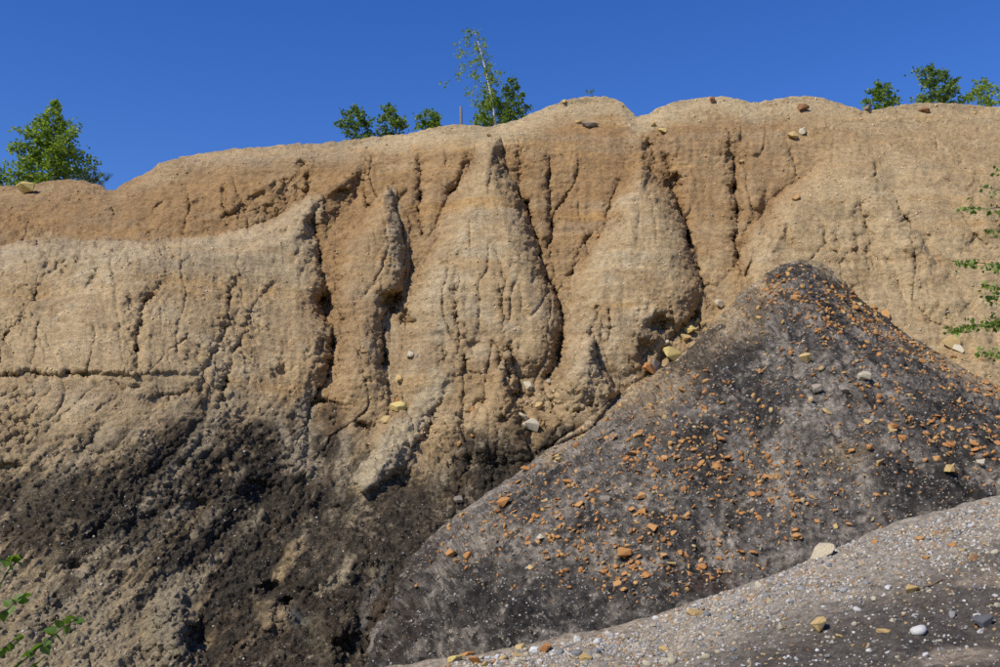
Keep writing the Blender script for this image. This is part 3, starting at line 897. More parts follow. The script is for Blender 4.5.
bx = np.concatenate([-700 + np.cumsum(np.geomspace(60, 4, 30)), np.arange(380, 1090, 1.7), 1090 + np.cumsum(np.geomspace(3, 60, 24))])
bx = np.unique(np.round(bx, 3))
by = np.concatenate([np.linspace(.3, 5.6, 24)[:-1], np.geomspace(5.6, 12.6, 290), np.linspace(12.75, 17, 30)])
BX, BY = np.meshgrid(bx, by)
X = (BX - 500) / F_PX * BY
Z = bank_h(X, BY)
x, y, z = X, BY, Z
fine = .018 * fbm(x * 13, y * 13, x * 0, 3, .6, True) + .014 * fbm(x * 6, y * 6, x * 0 + 8, 3, .6)
Z = Z + fine
edge = y - np.interp(x, EX, EY)
C = np.empty(X.shape + (3,), np.float32)
C[:] = col(.105, .088, .068)
n_mid = fbm(x * 1.6, y * 1.6, x * 0 + 5, 5, .62)
n_fin = fbm(x * 7, y * 7, x * 0 + 2, 4, .65)
n_big = fbm(x * .6, y * .6, x * 0 + 11, 3)
lay(col(.045, .038, .033), sstep(-.05, .35, n_mid + .4 * n_fin + .2 * n_big) * .8)
lay(col(.34, .27, .19), sstep(.15, .45, fbm(x * 1.2, y * 1.6, x * 0 + 25, 4)) * .7)
gs = sstep(-2.3, -1.1, edge + .6 * n_mid + .25 * n_big)
lay(col(.37, .315, .235), gs * .85)
lay(col(.34, .27, .18), sstep(2.2, 1.0, x) * sstep(-1.6, -.6, edge + .4 * n_mid) * .7)
C *= np.clip(1 + .25 * n_fin + .6 * fbm(x * 28, y * 28, x * 0 + 3, 2, .8), .3, 2)[..., None]
C = np.clip(C, .01, .8)
gr = np.clip(.35 + .65 * gs + .3 * n_mid, .1, 1)
Q = grid_quads(len(by), len(bx))
V = np.stack([X, BY, Z], -1)
tag(mesh_np('gravel_bank', V.reshape(-1, 3), Q, M['bank'], None, C.reshape(-1, 3), {'grit': gr.reshape(-1)}),
    'low bank of pale gravel and dark earth in front of the spoil heap', 'gravel bank', kind='structure')


def on_bank(px, py):
    kx, kz = ray(px, py)
    ys = np.geomspace(3, 14, 1500)
    h = bank_h(kx * ys, ys)
    below = kz * ys < h
    i = int(np.argmax(below)) if below.any() else len(ys) - 1
    yy = ys[i]; xx = kx * yy
    e = .03
    zz = float(bank_h(np.array([xx]), np.array([yy]))[0])
    zx = float(bank_h(np.array([xx + e]), np.array([yy]))[0]); zy = float(bank_h(np.array([xx]), np.array([yy + e]))[0])
    return Vector((xx, yy, zz)), Vector((-(zx - zz) / e, -(zy - zz) / e, 1)).normalized()


# ------------------------------------------------------------------ quarry floor to the horizon
ga = np.concatenate([-np.geomspace(12, 900, 22)[::-1], np.linspace(-11, 11, 34), np.geomspace(12, 900, 22)])
GX, GY = np.meshgrid(ga, ga)
GZ = np.maximum(-3.75 + .12 * fbm(GX * .2, GY * .2, GX * 0, 3), -1.72 - .03 * (GX ** 2 + GY ** 2))
C = np.empty(GX.shape + (3,), np.float32)
C[:] = col(.17, .145, .115)
C *= (1 + .3 * fbm(GX * .3, GY * .3, GX * 0 + 5, 3))[..., None]
tag(mesh_np('quarry_floor', np.stack([GX, GY, GZ], -1).reshape(-1, 3), grid_quads(len(ga), len(ga)), M['bank'], None, C.reshape(-1, 3),
            {'grit': np.full(GX.size, .5)}), 'bare earth floor of the quarry', 'ground', kind='structure')

#@@OBJECTS
# ------------------------------------------------------------------ stones
def rock_mesh(name, mat, seed, flat=.5, n=14, box=.6):
    r = np.random.default_rng(seed)
    bm = bmesh.new()
    for _ in range(n):
        v = r.normal(size=3)
        v /= np.linalg.norm(v)
        q = np.sign(v) * np.abs(v) ** (1 - box)          # towards a block
        v = v * (1 - box) + q * box * .75
        v *= r.uniform(.82, 1.05)
        bm.verts.new((v[0] * .5, v[1] * .5 * r.uniform(.75, .95), v[2] * .5 * flat))
    res = bmesh.ops.convex_hull(bm, input=bm.verts)
    bmesh.ops.delete(bm, geom=[v for v in bm.verts if not v.link_faces], context='VERTS')
    bmesh.ops.recalc_face_normals(bm, faces=bm.faces)
    xs = [v.co.x for v in bm.verts]; ys = [v.co.y for v in bm.verts]; zs = [v.co.z for v in bm.verts]
    k = 1.0 / max(max(xs) - min(xs), 1e-3)
    for v in bm.verts:
        v.co *= k
    bmesh.ops.dissolve_limit(bm, angle_limit=.22, verts=bm.verts, edges=bm.edges)
    bmesh.ops.bevel(bm, geom=list(bm.edges), offset=.035, segments=1, affect='EDGES', clamp_overlap=True)
    for v in bm.verts:
        v.co *= 1 + r.normal() * .025
    me = bpy.data.meshes.new(name)
    bm.to_mesh(me)
    bm.free()
    me.materials.append(mat)
    return me


def pebble_mesh(name, mat, seed, flat=.65):
    r = np.random.default_rng(seed)
    bm = bmesh.new()
    bmesh.ops.create_icosphere(bm, subdivisions=2, radius=.5)
    o = r.uniform(0, 50)
    sx, sy = r.uniform(.9, 1.05), r.uniform(.65, .9)
    for v in bm.verts:
        n = float(vnoise(np.array([v.co.x * 2.2 + o]), np.array([v.co.y * 2.2]), np.array([v.co.z * 2.2]))[0])
        v.co *= 1 + .38 * n
        v.co.x *= sx; v.co.y *= sy; v.co.z *= flat
    for f in bm.faces:
        f.smooth = True
    me = bpy.data.meshes.new(name)
    bm.to_mesh(me)
    bm.free()
    me.materials.append(mat)
    return me


_cache = {}


def stone(where, px, py, wpx, mat, label, group=None, name='stone', flat=.5, kind='rock', tilt=.25, yaw=None, cat='stone', sink=.22, var=None):
    P_, N_ = where(px, py)
    size = wpx * P_.y / F_PX
    v = random.randrange(6) if var is None else var
    key = (mat, round(flat, 2), kind, v)
    if key not in _cache:
        f = rock_mesh if kind == 'rock' else pebble_mesh
        _cache[key] = f(name, M[mat], 100 + v * 17 + int(flat * 100), flat)
    o = bpy.data.objects.new(name, _cache[key])
    up = (N_ * .8 + Vector((0, 0, .35)) + Vector((random.gauss(0, tilt), random.gauss(0, tilt), random.gauss(0, tilt)))).normalized()
    q = up.to_track_quat('Z', 'Y').to_matrix() @ Matrix.Rotation(random.uniform(0, 6.28) if yaw is None else yaw, 3, 'Z')
    o.rotation_euler = q.to_euler()
    o.scale = (size,) * 3
    o.location = P_ + up * size * flat * (.5 - sink)
    link(o)
    tag(o, label, cat, group)
    return o


def on_front(px, py):
    a, b = on_cliff(px, py), on_heap(px, py)
    return a if a[0].y < b[0].y else b


# single stones one can tell apart, on the cliff
S = [
    (28, 195, 20, 'yellow', 'large rounded yellow boulder perched on the low end of the cliff edge', .62, 'boulder'),
    (590, 127, 15, 'taupe', 'dark flat slab lying on the highest dome of the cliff', .32, 'stone_slab'),
    (803, 111, 13, 'brown', 'rust brown block just under the crest above two pale stones', .6, 'stone'),
    (793, 138, 10, 'ochre', 'squarish yellow stone beside a smooth cream stone under the crest', .8, 'stone'),
    (804, 134, 10, 'pale', 'smooth cream stone beside a squarish yellow stone under the crest', .65, 'stone'),
    (564, 103, 6, 'yellow', 'small yellow stone on the skyline of the dome near the flat slab', .5, 'stone'),
    (579, 123, 7, 'ochre', 'small ochre stone just beside the dark flat slab', .6, 'stone'),
    (489, 138, 5, 'brown', 'small reddish stone below the tall birch', .7, 'stone'),
    (712, 102, 6, 'brown', 'small brown stone on the skyline above the long vertical crack', .7, 'stone'),
    (922, 112, 11, 'brown', 'flat rust brown stone half buried below the dark green bushes', .4, 'stone'),
    (869, 110, 10, 'taupe', 'tan slab on the skyline notch beside a round bush', .5, 'stone_slab'),
    (741, 164, 5, 'ochre', 'small ochre stone stuck beside the long vertical crack', .8, 'stone'),
    (797, 199, 9, 'orange', 'orange stone on the pale gravel shoulder above the spoil heap', .5, 'stone'),
    (663, 133, 9, 'yellow', 'yellow stone in the notch between the two crest domes', .6, 'stone'),
    (653, 127, 7, 'ochre', 'ochre stone next to a yellow one between the two crest domes', .7, 'stone'),
    (598, 238, 6, 'orange', 'small pinkish orange stone at the head of a gully', .7, 'stone'),
    (412, 357, 11, 'pale', 'pale cream stone in the debris at the foot of the gully', .6, 'stone'),
    (401, 381, 13, 'ochre', 'ochre stone in the gully debris below a pale cream stone', .55, 'stone'),
    (400, 411, 15, 'yellow', 'largest yellow stone beside the gravelly tongue', .5, 'stone'),
    (388, 424, 13, 'ochre', 'ochre stone at the upper edge of the gravelly tongue', .6, 'stone'),
    (398, 402, 8, 'orange', 'small pinkish stone above the largest yellow stone in the gully', .6, 'stone'),
    (527, 389, 11, 'pale', 'greenish cream stone high in the debris hollow', .5, 'stone'),
    (518, 420, 13, 'pale', 'upper of two pale stones beside the dark gully foot', .55, 'stone'),
    (528, 430, 19, 'pale', 'broad pale stone, lower of two beside the dark gully foot', .5, 'stone'),
    (471, 411, 9, 'orange', 'pinkish stone in the sandy gully bed', .6, 'stone'),
    (460, 446, 6, 'orange', 'small orange stone at the top of the dark layer', .7, 'stone'),
    (472, 436, 5, 'orange', 'tiny orange stone on the sandy ledge above the dark layer', .7, 'stone'),
    (458, 500, 10, 'taupe', 'tan stone on the dark slope beside the spoil heap edge', .5, 'stone'),
    (540, 408, 9, 'ochre', 'ochre stone on the right side of the debris hollow', .6, 'stone'),
    (549, 385, 7, 'pale', 'small pale stone under the deepest shaded gully', .6, 'stone'),
]
for px, py, w, mat, lab, fl, nm in S:
    stone(on_cliff, px, py, w, mat, lab, None, nm, fl, cat='boulder' if nm == 'boulder' else 'stone', sink=.05, tilt=.15)

# single stones on the heap, mostly in the groove between heap and cliff
S = [
    (669, 358, 18, 'yellow', 'large bright yellow stone in the groove between cliff and spoil heap', .6),
    (644, 373, 13, 'orange', 'orange block at the lower end of the yellow stones in the groove', .7),
    (654, 367, 17, 'taupe', 'flat taupe stone between an orange block and a bright yellow stone', .4),
    (666, 346, 8, 'pale', 'small rounded cream stone above the large bright yellow stone', .7),
    (701, 324, 10, 'yellow', 'upper yellow stone in the row along the groove', .6),
    (690, 335, 11, 'yellow', 'middle yellow stone in the row along the groove', .6),
    (684, 341, 10, 'ochre', 'lower ochre stone in the row along the groove', .6),
    (696, 331, 7, 'ochre', 'small ochre stone tucked into the row along the groove', .6),
    (719, 306, 8, 'pale', 'pale stone at the top of the groove under the cracked wall', .7),
    (951, 345, 18, 'ochre', 'flat ochre stone on the sand above the right flank of the heap', .35),
    (957, 351, 11, 'pale', 'cream stone just below a flat ochre one on the sand', .5),
    (862, 388, 13, 'pale', 'pale flat cream stone in the middle of the spoil heap', .5),
    (843, 402, 11, 'taupe', 'grey brown lump near the pale flat cream stone', .6),
    (807, 367, 11, 'ochre', 'upright pinkish ochre stone on the middle of the spoil heap', .9),
    (817, 397, 12, 'taupe', 'rounded grey brown stone low in the middle of the heap', .6),
    (510, 510, 17, 'orange', 'largest orange slab of the cluster low on the left flank', .45),
    (627, 563, 20, 'orange', 'largest orange slab near the foot of the spoil heap', .5),
    (544, 548, 8, 'pale', 'small grey green stone among the orange ones on the left flank', .6),
    (610, 512, 12, 'taupe', 'flat brown slab on the left flank of the heap', .35),
    (457, 563, 12, 'orange', 'rounded orange stone, largest of a trio by the dark base', .7),
    (471, 562, 9, 'orange', 'second orange stone of the trio by the dark base', .7),
    (462, 573, 7, 'orange', 'smallest orange stone of the trio by the dark base', .6),
    (946, 482, 14, 'ochre', 'flat ochre slab at the right above the gravel bank', .35),
    (976, 472, 12, 'pale', 'pale flat stone right where heap and gravel bank meet', .4),
    (797, 549, 10, 'orange', 'bright orange stone beside the big pale block', .6),
    (558, 462, 8, 'yellow', 'small greenish yellow stone near the top of the left flank', .5),
]
for px, py, w, mat, lab, fl in S:
    stone(on_front, px, py, w * 1.1, mat, lab, None, 'stone', fl, sink=.05, tilt=.15)

# orange fragments strewn over the heap: read off the photograph, then filled up where it is dense
FR = []
for ox, oy, k, pts in (
    (620, 437, 2.632, [(95, 277, 33), (68, 220, 26), (40, 215, 22), (255, 97, 30), (220, 95, 26), (270, 125, 30), (285, 72, 22), (325, 202, 24), (365, 222, 20),
                       (235, 372, 22), (140, 360, 26), (75, 388, 27), (165, 328, 20), (60, 175, 26), (150, 287, 22), (350, 155, 22), (465, 187, 27), (510, 165, 22),
                       (570, 200, 20), (520, 237, 19), (570, 247, 20), (685, 95, 24), (605, 43, 20), (655, 48, 22), (715, 8, 30), (740, 22, 26), (800, 27, 22), (815, 45, 18),
                       (860, 48, 24), (930, 58, 24), (925, 42, 20), (980, 45, 22), (680, 162, 20), (760, 150, 16), (470, 293, 22), (355, 310, 24), (320, 305, 22), (265, 287, 16),
                       (390, 168, 18), (402, 165, 22), (440, 118, 16), (180, 245, 22), (150, 235, 18), (20, 380, 18), (20, 423, 22), (125, 347, 20), (185, 378, 18), (600, 237, 16),
                       (960, 35, 18), (885, 6, 18), (845, 18, 14), (380, 110, 16), (345, 85, 18), (200, 62, 18), (270, 33, 20), (100, 160, 18), (120, 88, 18), (60, 300, 18)]),
    (300, 437, 2.9, [(570, 215, 28), (600, 165, 24), (655, 103, 28), (785, 150, 28), (690, 190, 22), (715, 175, 20), (730, 230, 24), (760, 285, 30), (770, 255, 20), (830, 305, 24),
                     (820, 222, 36), (680, 347, 20), (725, 367, 22), (728, 383, 20), (885, 405, 24), (925, 440, 27), (948, 467, 24), (765, 87, 24), (680, 400, 18), (545, 260, 20),
                     (800, 35, 22), (810, 55, 22), (700, 255, 20), (740, 325, 22), (580, 232, 24), (630, 235, 24), (560, 200, 20), (640, 140, 20), (670, 150, 22), (720, 205, 22),
                     (790, 290, 18), (785, 375, 16), (900, 415, 18), (965, 405, 20), (960, 420, 16), (975, 240, 24), (905, 185, 16), (855, 130, 18), (970, 75, 24), (880, 20, 22),
                     (930, 30, 22), (830, 5, 26), (900, 20, 20), (765, 425, 16), (440, 285, 14), (470, 228, 20), (490, 270, 16), (625, 185, 20), (610, 195, 22)]),
    (640, 250, 2.778, [(435, 150, 27), (440, 190, 24), (550, 140, 36), (597, 170, 32), (630, 210, 28), (665, 205, 32), (685, 185, 32), (293, 183, 20), (335, 355, 26), (188, 380, 18),
                       (123, 415, 20), (187, 465, 24), (228, 553, 24), (520, 463, 28), (700, 525, 32), (723, 543, 24), (790, 548, 24), (820, 480, 22), (633, 497, 22), (820, 405, 30),
                       (785, 270, 22), (760, 295, 20), (770, 330, 24), (690, 372, 24), (745, 412, 20), (905, 470, 18), (950, 425, 22), (920, 570, 27), (950, 555, 24), (845, 570, 22),
                       (180, 618, 24), (215, 622, 32), (105, 600, 22), (120, 550, 20), (160, 585, 20), (310, 608, 22), (350, 625, 20), (585, 565, 22), (660, 620, 22), (400, 300, 18),
                       (390, 345, 18), (590, 300, 18), (620, 265, 18), (735, 250, 24), (690, 255, 20), (800, 300, 20), (740, 320, 20), (850, 340, 22), (905, 380, 22), (880, 365, 20),
                       (960, 370, 20), (990, 385, 20), (520, 205, 20), (535, 185, 22), (470, 165, 18), (490, 190, 18), (455, 60, 16), (430, 85, 18), (400, 95, 18), (385, 80, 16),
                       (375, 110, 18), (480, 75, 16), (510, 95, 18), (500, 120, 18), (530, 110, 18), (565, 110, 20), (610, 155, 22), (645, 165, 24), (710, 215, 22), (750, 270, 22),
                       (820, 290, 20), (870, 300, 20), (780, 355, 20), (860, 515, 24), (880, 520, 22), (840, 500, 18), (855, 600, 20), (820, 610, 24), (45, 465, 14), (35, 480, 16),
                       (5, 515, 20), (0, 545, 22), (60, 610, 20), (75, 605, 20), (20, 435, 14), (440, 410, 16), (555, 500, 16), (600, 400, 16), (660, 440, 16), (560, 380, 16)])):
    FR += [(ox + a / k, oy + b / k, w / k) for a, b, w in pts]
n_traced = len(FR)
rr_ = random.Random(11)
CL = [((830, 290), (985, 395), 26, 3.2), ((540, 500), (720, 440), 46, 4.0), ((600, 560), (720, 600), 34, 4.5), ((900, 430), (1000, 460), 22, 4.2), ((650, 470), (790, 500), 40, 4.2),
      ((790, 300), (880, 420), 40, 3.4)]
while len(FR) < 300:
    (x0, y0), (x1, y1), sg, w = rr_.choice(CL)
    t = rr_.random()
    px, py = x0 + (x1 - x0) * t + rr_.gauss(0, sg), y0 + (y1 - y0) * t + rr_.gauss(0, sg * .6)
    if not (380 < px < 1010 and py < 625 and float(poly_sd(np.array([px]), np.array([py]), HEAP_OUT)[0]) > 5):
        continue
    if py > np.interp(px, [450, 630, 740, 830, 1000], [660, 622, 570, 540, 488]):
        continue
    FR.append((px, py, w * rr_.uniform(.8, 1.9)))
for i, (px, py, w) in enumerate(FR):
    m = 'orange' if rr_.random() < .84 else 'ochre'
    fl = rr_.choice([.24, .3, .4, .5])
    sz_ = 'broad' if w > 10 else 'middling' if w > 7 else 'small'
    kd_ = 'orange brown' if m == 'orange' else 'yellowish ochre'
    bank_e = float(np.interp(px, [450, 630, 740, 830, 1000], [666, 630, 580, 548, 497]))
    left_e = float(seg_dist(np.array([px]), np.array([py]), [(800, 257), (690, 345), (605, 405), (510, 480), (440, 529), (385, 602)])[0][0])
    zn_ = ('near the pointed top of the dark spoil heap' if py < 330 else 'on the heap just above the gravel bank' if bank_e - py < 60
           else 'on the heap edge against the cliff' if left_e < 60 else 'on the open middle slope of the dark spoil heap')
    th_ = 'thin flake' if fl < .35 else 'thick fragment'
    lab = f'{sz_} {kd_} stone {th_} {zn_}'
    gp = f'{sz_} {kd_} {th_}s {zn_}'
    stone(on_front, px, py, w * rr_.uniform(.85, 1.1), m, lab, gp, 'stone_fragment', fl, cat='stone', tilt=.28, sink=.12)

# single stones on the gravel bank
S = [
    (826, 556, 29, 'pale', 'big pale angular block on the crest of the gravel bank', .45, 'rock', 'boulder'),
    (822, 631, 20, 'ochre', 'ochre wedge standing on edge on the dark part of the bank', .9, 'rock', 'stone'),
    (919, 633, 16, 'white', 'largest smooth white cobble on the dark part of the bank', .56, 'pebble', 'cobble'),
    (983, 627, 20, 'slate', 'dark grey angular cobble with pale chips beside it', .8, 'rock', 'cobble'),
    (978, 617, 8, 'white', 'white chip resting against the dark grey angular cobble', .6, 'rock', 'stone'),
    (987, 618, 7, 'white', 'smaller white chip behind the dark grey angular cobble', .6, 'rock', 'stone'),
    (883, 634, 17, 'ochre', 'flat sandy ochre slab on the dark part of the bank', .35, 'rock', 'stone'),
    (913, 592, 13, 'ochre', 'ochre block at the end of the dry root', .7, 'rock', 'stone'),
    (953, 617, 8, 'grey', 'small blue grey cube shaped stone near the white cobble', .9, 'rock', 'stone'),
    (921, 541, 9, 'orange', 'bright orange stone on the upper gravel of the bank', .7, 'rock', 'stone'),
    (802, 564, 9, 'brown', 'dark brown stone just below the big pale block', .7, 'rock', 'stone'),
    (974, 560, 10, 'brown', 'dark reddish stone at the boundary of gravel and dark earth', .7, 'rock', 'stone'),
    (926, 559, 8, 'orange', 'pinkish stone in the pale gravel under a bright orange one', .6, 'rock', 'stone'),
    (694, 615, 16, 'ochre', 'long flat ochre slab at the lower edge of the bank', .35, 'rock', 'stone'),
    (708, 617, 10, 'grey', 'grey pebble right beside the long flat ochre slab', .6, 'pebble', 'pebble'),
    (545, 652, 13, 'orange', 'orange block at the low tip of the gravel bank', .8, 'rock', 'stone'),
    (586, 659, 15, 'ochre', 'flat ochre stone at the low tip of the gravel bank', .45, 'rock', 'stone'),
    (520, 650, 13, 'ochre', 'pale orange stone on the gravel edge against the dark slope', .5, 'rock', 'stone'),
    (455, 661, 14, 'yellow', 'yellow stone at the very end of the gravel edge', .5, 'rock', 'stone'),
    (468, 657, 13, 'orange', 'orange stone next to the yellow one at the end of the gravel edge', .5, 'rock', 'stone'),
]
for px, py, w, mat, lab, fl, kd, nm in S:
    stone(on_bank, px, py, w, mat, lab, None, nm, fl, kd, cat=nm if nm != 'boulder' else 'boulder', sink=.2, tilt=.12)

# countable pebbles on the bank
TONES = [('white', 'white quartz pebble bedded in the gravel bank', 'white pebbles on the gravel bank', 24),
         ('grey', 'grey pebble bedded in the gravel bank', 'grey pebbles on the gravel bank', 22),
         ('pale', 'cream pebble bedded in the gravel bank', 'cream pebbles on the gravel bank', 26),
         ('ochre', 'ochre pebble bedded in the gravel bank', 'ochre pebbles on the gravel bank', 9),
         ('orange', 'orange pebble bedded in the gravel bank', 'orange pebbles on the gravel bank', 5)]
cnt = 0
while cnt < 270:
    px = rr_.uniform(470, 1000)
    e = float(np.interp(px, [450, 630, 740, 830, 1000], [666, 630, 580, 548, 497]))
    py = e + rr_.random() ** 1.2 * (668 - e)
    if py > 667:
        continue
    m, lab, gp, _ = rr_.choices(TONES, [t[3] for t in TONES])[0]
    kd_ = rr_.choice(['pebble', 'rock'])
    zn_ = 'in the pale gravel strip of the bank' if py - e < 45 else 'on the dark earth of the bank'
    cn_ = {'white': 'white quartz', 'grey': 'grey', 'pale': 'cream', 'ochre': 'ochre', 'orange': 'orange'}[m]
    lab = f"{'rounded' if kd_ == 'pebble' else 'angular'} {cn_} pebble {zn_}"
    gp = lab.replace('pebble', 'pebbles')
    w = 3.2 + 6.0 * rr_.random() ** 2.5 + max(0, (py - 560)) / 60
    stone(on_bank, px, py, w, m, lab, gp, 'pebble', rr_.choice([.55, .7]), kd_, cat='pebble', tilt=.3, sink=.2)
    cnt += 1

# ------------------------------------------------------------------ uncountable grit
ICO_V = []
ph = (1 + 5 ** .5) / 2
for a in (-1, 1):
    for b in (-ph, ph):
        ICO_V += [(0, a, b), (a, b, 0), (b, 0, a)]
ICO_V = np.array(ICO_V, float)
_bm = bmesh.new()
for v in ICO_V:
    _bm.verts.new(v)
bmesh.ops.convex_hull(_bm, input=_bm.verts)
_bm.verts.index_update()
ICO_F = np.array([[v.index for v in f.verts] for f in _bm.faces])
ICO_V = np.array([v.co[:] for v in _bm.verts]) / math.hypot(1, ph) * .5
_bm.free()
OCT_V = np.array([(1, 0, 0), (-1, 0, 0), (0, 1, 0), (0, -1, 0), (0, 0, 1), (0, 0, -1)], float) * .5
OCT_F = np.array([(0, 2, 4), (2, 1, 4), (1, 3, 4), (3, 0, 4), (2, 0, 5), (1, 2, 5), (3, 1, 5), (0, 3, 5)])


def scatter(name, label, cat, pos, size, tone, BV, BF, flat=.7, smooth=False):
    n = len(pos)
    V = np.repeat(BV[None], n, 0) * (1 + rng.uniform(-.28, .28, (n, len(BV), 1)))
    V[:, :, 2] *= flat
    V[:, :, 1] *= rng.uniform(.6, 1.0, (n, 1))
    q = rng.normal(size=(n, 4)); q[:, 0] += 1.2
    q /= np.linalg.norm(q, axis=1, keepdims=True)
    w, xx, yy, zz = q.T
    Rm = np.stack([np.stack([1 - 2 * (yy * yy + zz * zz), 2 * (xx * yy - zz * w), 2 * (xx * zz + yy * w)], -1),
                   np.stack([2 * (xx * yy + zz * w), 1 - 2 * (xx * xx + zz * zz), 2 * (yy * zz - xx * w)], -1),
                   np.stack([2 * (xx * zz - yy * w), 2 * (yy * zz + xx * w), 1 - 2 * (xx * xx + yy * yy)], -1)], 1)
    V = np.einsum('nij,nkj->nki', Rm, V) * size[:, None, None] + pos[:, None, :]
    Fq = BF[None] + (np.arange(n) * len(BV))[:, None, None]
    Cc = np.repeat(tone[:, None, :], len(BV), 1)
    o = mesh_np(name, V.reshape(-1, 3), Fq.reshape(-1, BF.shape[1]), M['pebbles'], None, Cc.reshape(-1, 3), None, smooth)
    tag(o, label, cat, kind='stuff')
    return o


PAL = np.array([(.48, .46, .41), (.56, .53, .47), (.45, .42, .37), (.30, .29, .28), (.46, .37, .24), (.42, .28, .14), (.38, .19, .08), (.50, .44, .33), (.17, .16, .155)])
# gravel on the bank
n = 24000
gx = rng.uniform(440, 1050, n)
e = np.interp(gx, [440, 630, 740, 830, 1000, 1050], [668, 630, 580, 548, 497, 482])
t = rng.random(n)
near = rng.random(n) < .75
gy = np.where(near, e + 2 + np.abs(rng.normal(0, 36, n)) * (.55 + .45 * (gx - 440) / 560), e + t * (700 - e))
kx, kz = ray(gx, gy)
yy = np.full(n, 99.0)
for ym in np.geomspace(13.0, 4.0, 240):
    yy = np.where(kz * ym < bank_h(kx * ym, np.full(n, ym)), ym, yy)
ok = (yy < 13.5)
pos = np.stack([kx * yy, yy, bank_h(kx * yy, yy) + .004], -1)
size = (1.2 + 4.2 * rng.random(n) ** 3.0) * yy / F_PX
tone = PAL[rng.choice(len(PAL), n, p=[.07, .04, .19, .20, .17, .10, .05, .11, .07])] * rng.uniform(.5, 1.05, (n, 1))
scatter('gravel', 'loose mixed pale gravel covering the bank', 'gravel', pos[ok], size[ok], tone[ok], ICO_V, ICO_F, .65, True)
# chips on the heap
n = 17000
gx = rng.uniform(370, 1060, n); gy = rng.uniform(262, 690, n)
ok = poly_sd(gx, gy, HEAP_OUT) > 2
gx, gy = gx[ok], gy[ok]
ji = np.clip(np.searchsorted(hx, gx), 0, len(hx) - 1); ii = np.clip(np.searchsorted(hy, gy), 0, len(hy) - 1)
pos = hp[ii, ji]
n = len(pos)
size = (1.4 + 2.8 * rng.random(n) ** 3) * pos[:, 1] / F_PX
isor = rng.random(n) < .17 * np.exp(-((gy - 430) / 190) ** 2) * (.6 + fbm(pos[:, 0] * .8, pos[:, 1] * .8, pos[:, 2] * .8, 2))
size = np.where(isor, size * 1.5, size)
tone = np.where(isor[:, None], np.array([.40, .20, .07]), PAL[rng.choice(len(PAL), n, p=[.05, .03, .15, .24, .14, .04, .01, .10, .24])] * .7) * rng.uniform(.7, 1.15, (n, 1))
scatter('stone_chips', 'fine stone chips littering the dark spoil heap', 'stone chips', pos, size, tone, ICO_V, ICO_F, .5)
# thin orange flakes too small and many to count
CL2 = [((760, 285), (860, 330), 20, 1.2), ((840, 300), (1010, 400), 22, 2.2), ((820, 330), (1000, 470), 42, 2.6), ((520, 500), (720, 430), 42, 2.0), ((560, 540), (730, 590), 34, 2.0), ((640, 470), (820, 500), 46, 2.4), ((460, 560), (560, 520), 26, .5), ((640, 380), (760, 420), 40, .6)]
wts = np.array([c_[3] for c_ in CL2]); n = 2300
ci = rng.choice(len(CL2), n, p=wts / wts.sum()); t = rng.random(n)
A0 = np.array([c_[0] for c_ in CL2], float)[ci]; A1 = np.array([c_[1] for c_ in CL2], float)[ci]; sg = np.array([c_[2] for c_ in CL2], float)[ci]
gx = A0[:, 0] + (A1[:, 0] - A0[:, 0]) * t + rng.normal(0, 1, n) * sg; gy = A0[:, 1] + (A1[:, 1] - A0[:, 1]) * t + rng.normal(0, .65, n) * sg
ok = (poly_sd(gx, gy, HEAP_OUT) > 2) & (gy < np.interp(gx, [450, 630, 740, 830, 1000], [662, 626, 576, 544, 494]))
gx, gy = gx[ok], gy[ok]
ji = np.clip(np.searchsorted(hx, gx), 0, len(hx) - 1); ii = np.clip(np.searchsorted(hy, gy), 0, len(hy) - 1)
pos = hp[ii, ji] + hn[ii, ji] * .015
n = len(pos)
size = (2.4 + 6.0 * rng.random(n) ** 2.2) * pos[:, 1] / F_PX
tone = np.array([(.42, .20, .07), (.45, .26, .10), (.36, .17, .065), (.42, .31, .16)])[rng.choice(4, n, p=[.4, .3, .2, .1])] * rng.uniform(.75, 1.12, (n, 1))
scatter('stone_flakes', 'countless thin orange stone flakes scattered over the dark spoil heap', 'stone flakes', pos, size, tone, ICO_V, ICO_F, .42)
# grit and crumbs on the cliff
n = 26000
gx = rng.uniform(-60, 1060, n)
gy = skyline(gx) + 1 + rng.random(n) * (690 - skyline(gx))
jj = np.clip(np.searchsorted(cx, gx), 0, len(cx) - 1)
tt_ = (705 - gy) / (705 - skn[jj])
ii = np.clip((tt_ * (NR_FINE - 1)).astype(int) + len(tr), 0, nface - 1)
dens = CLIFF_G[ii, jj]
ok = (rng.random(n) < dens) & (poly_sd(gx, gy, HEAP_OUT) < 4)
ii, jj = ii[ok], jj[ok]
pos = CLIFF_P[ii, jj]
n = len(pos)
size = (1.3 + 3.0 * rng.random(n) ** 3.5) * pos[:, 1] / F_PX
tone = CLIFF_C[ii, jj] * rng.uniform(.75, 1.45, (n, 1))
pk = rng.random(n) < .10
tone = np.where(pk[:, None], PAL[rng.choice(len(PAL), n, p=[.08, .04, .2, .2, .22, .08, .02, .14, .02])] * .85, tone)
scatter('cliff_grit', 'fine grit and crumbs clinging to the cliff face', 'grit', pos, size, tone, OCT_V, OCT_F, .8)


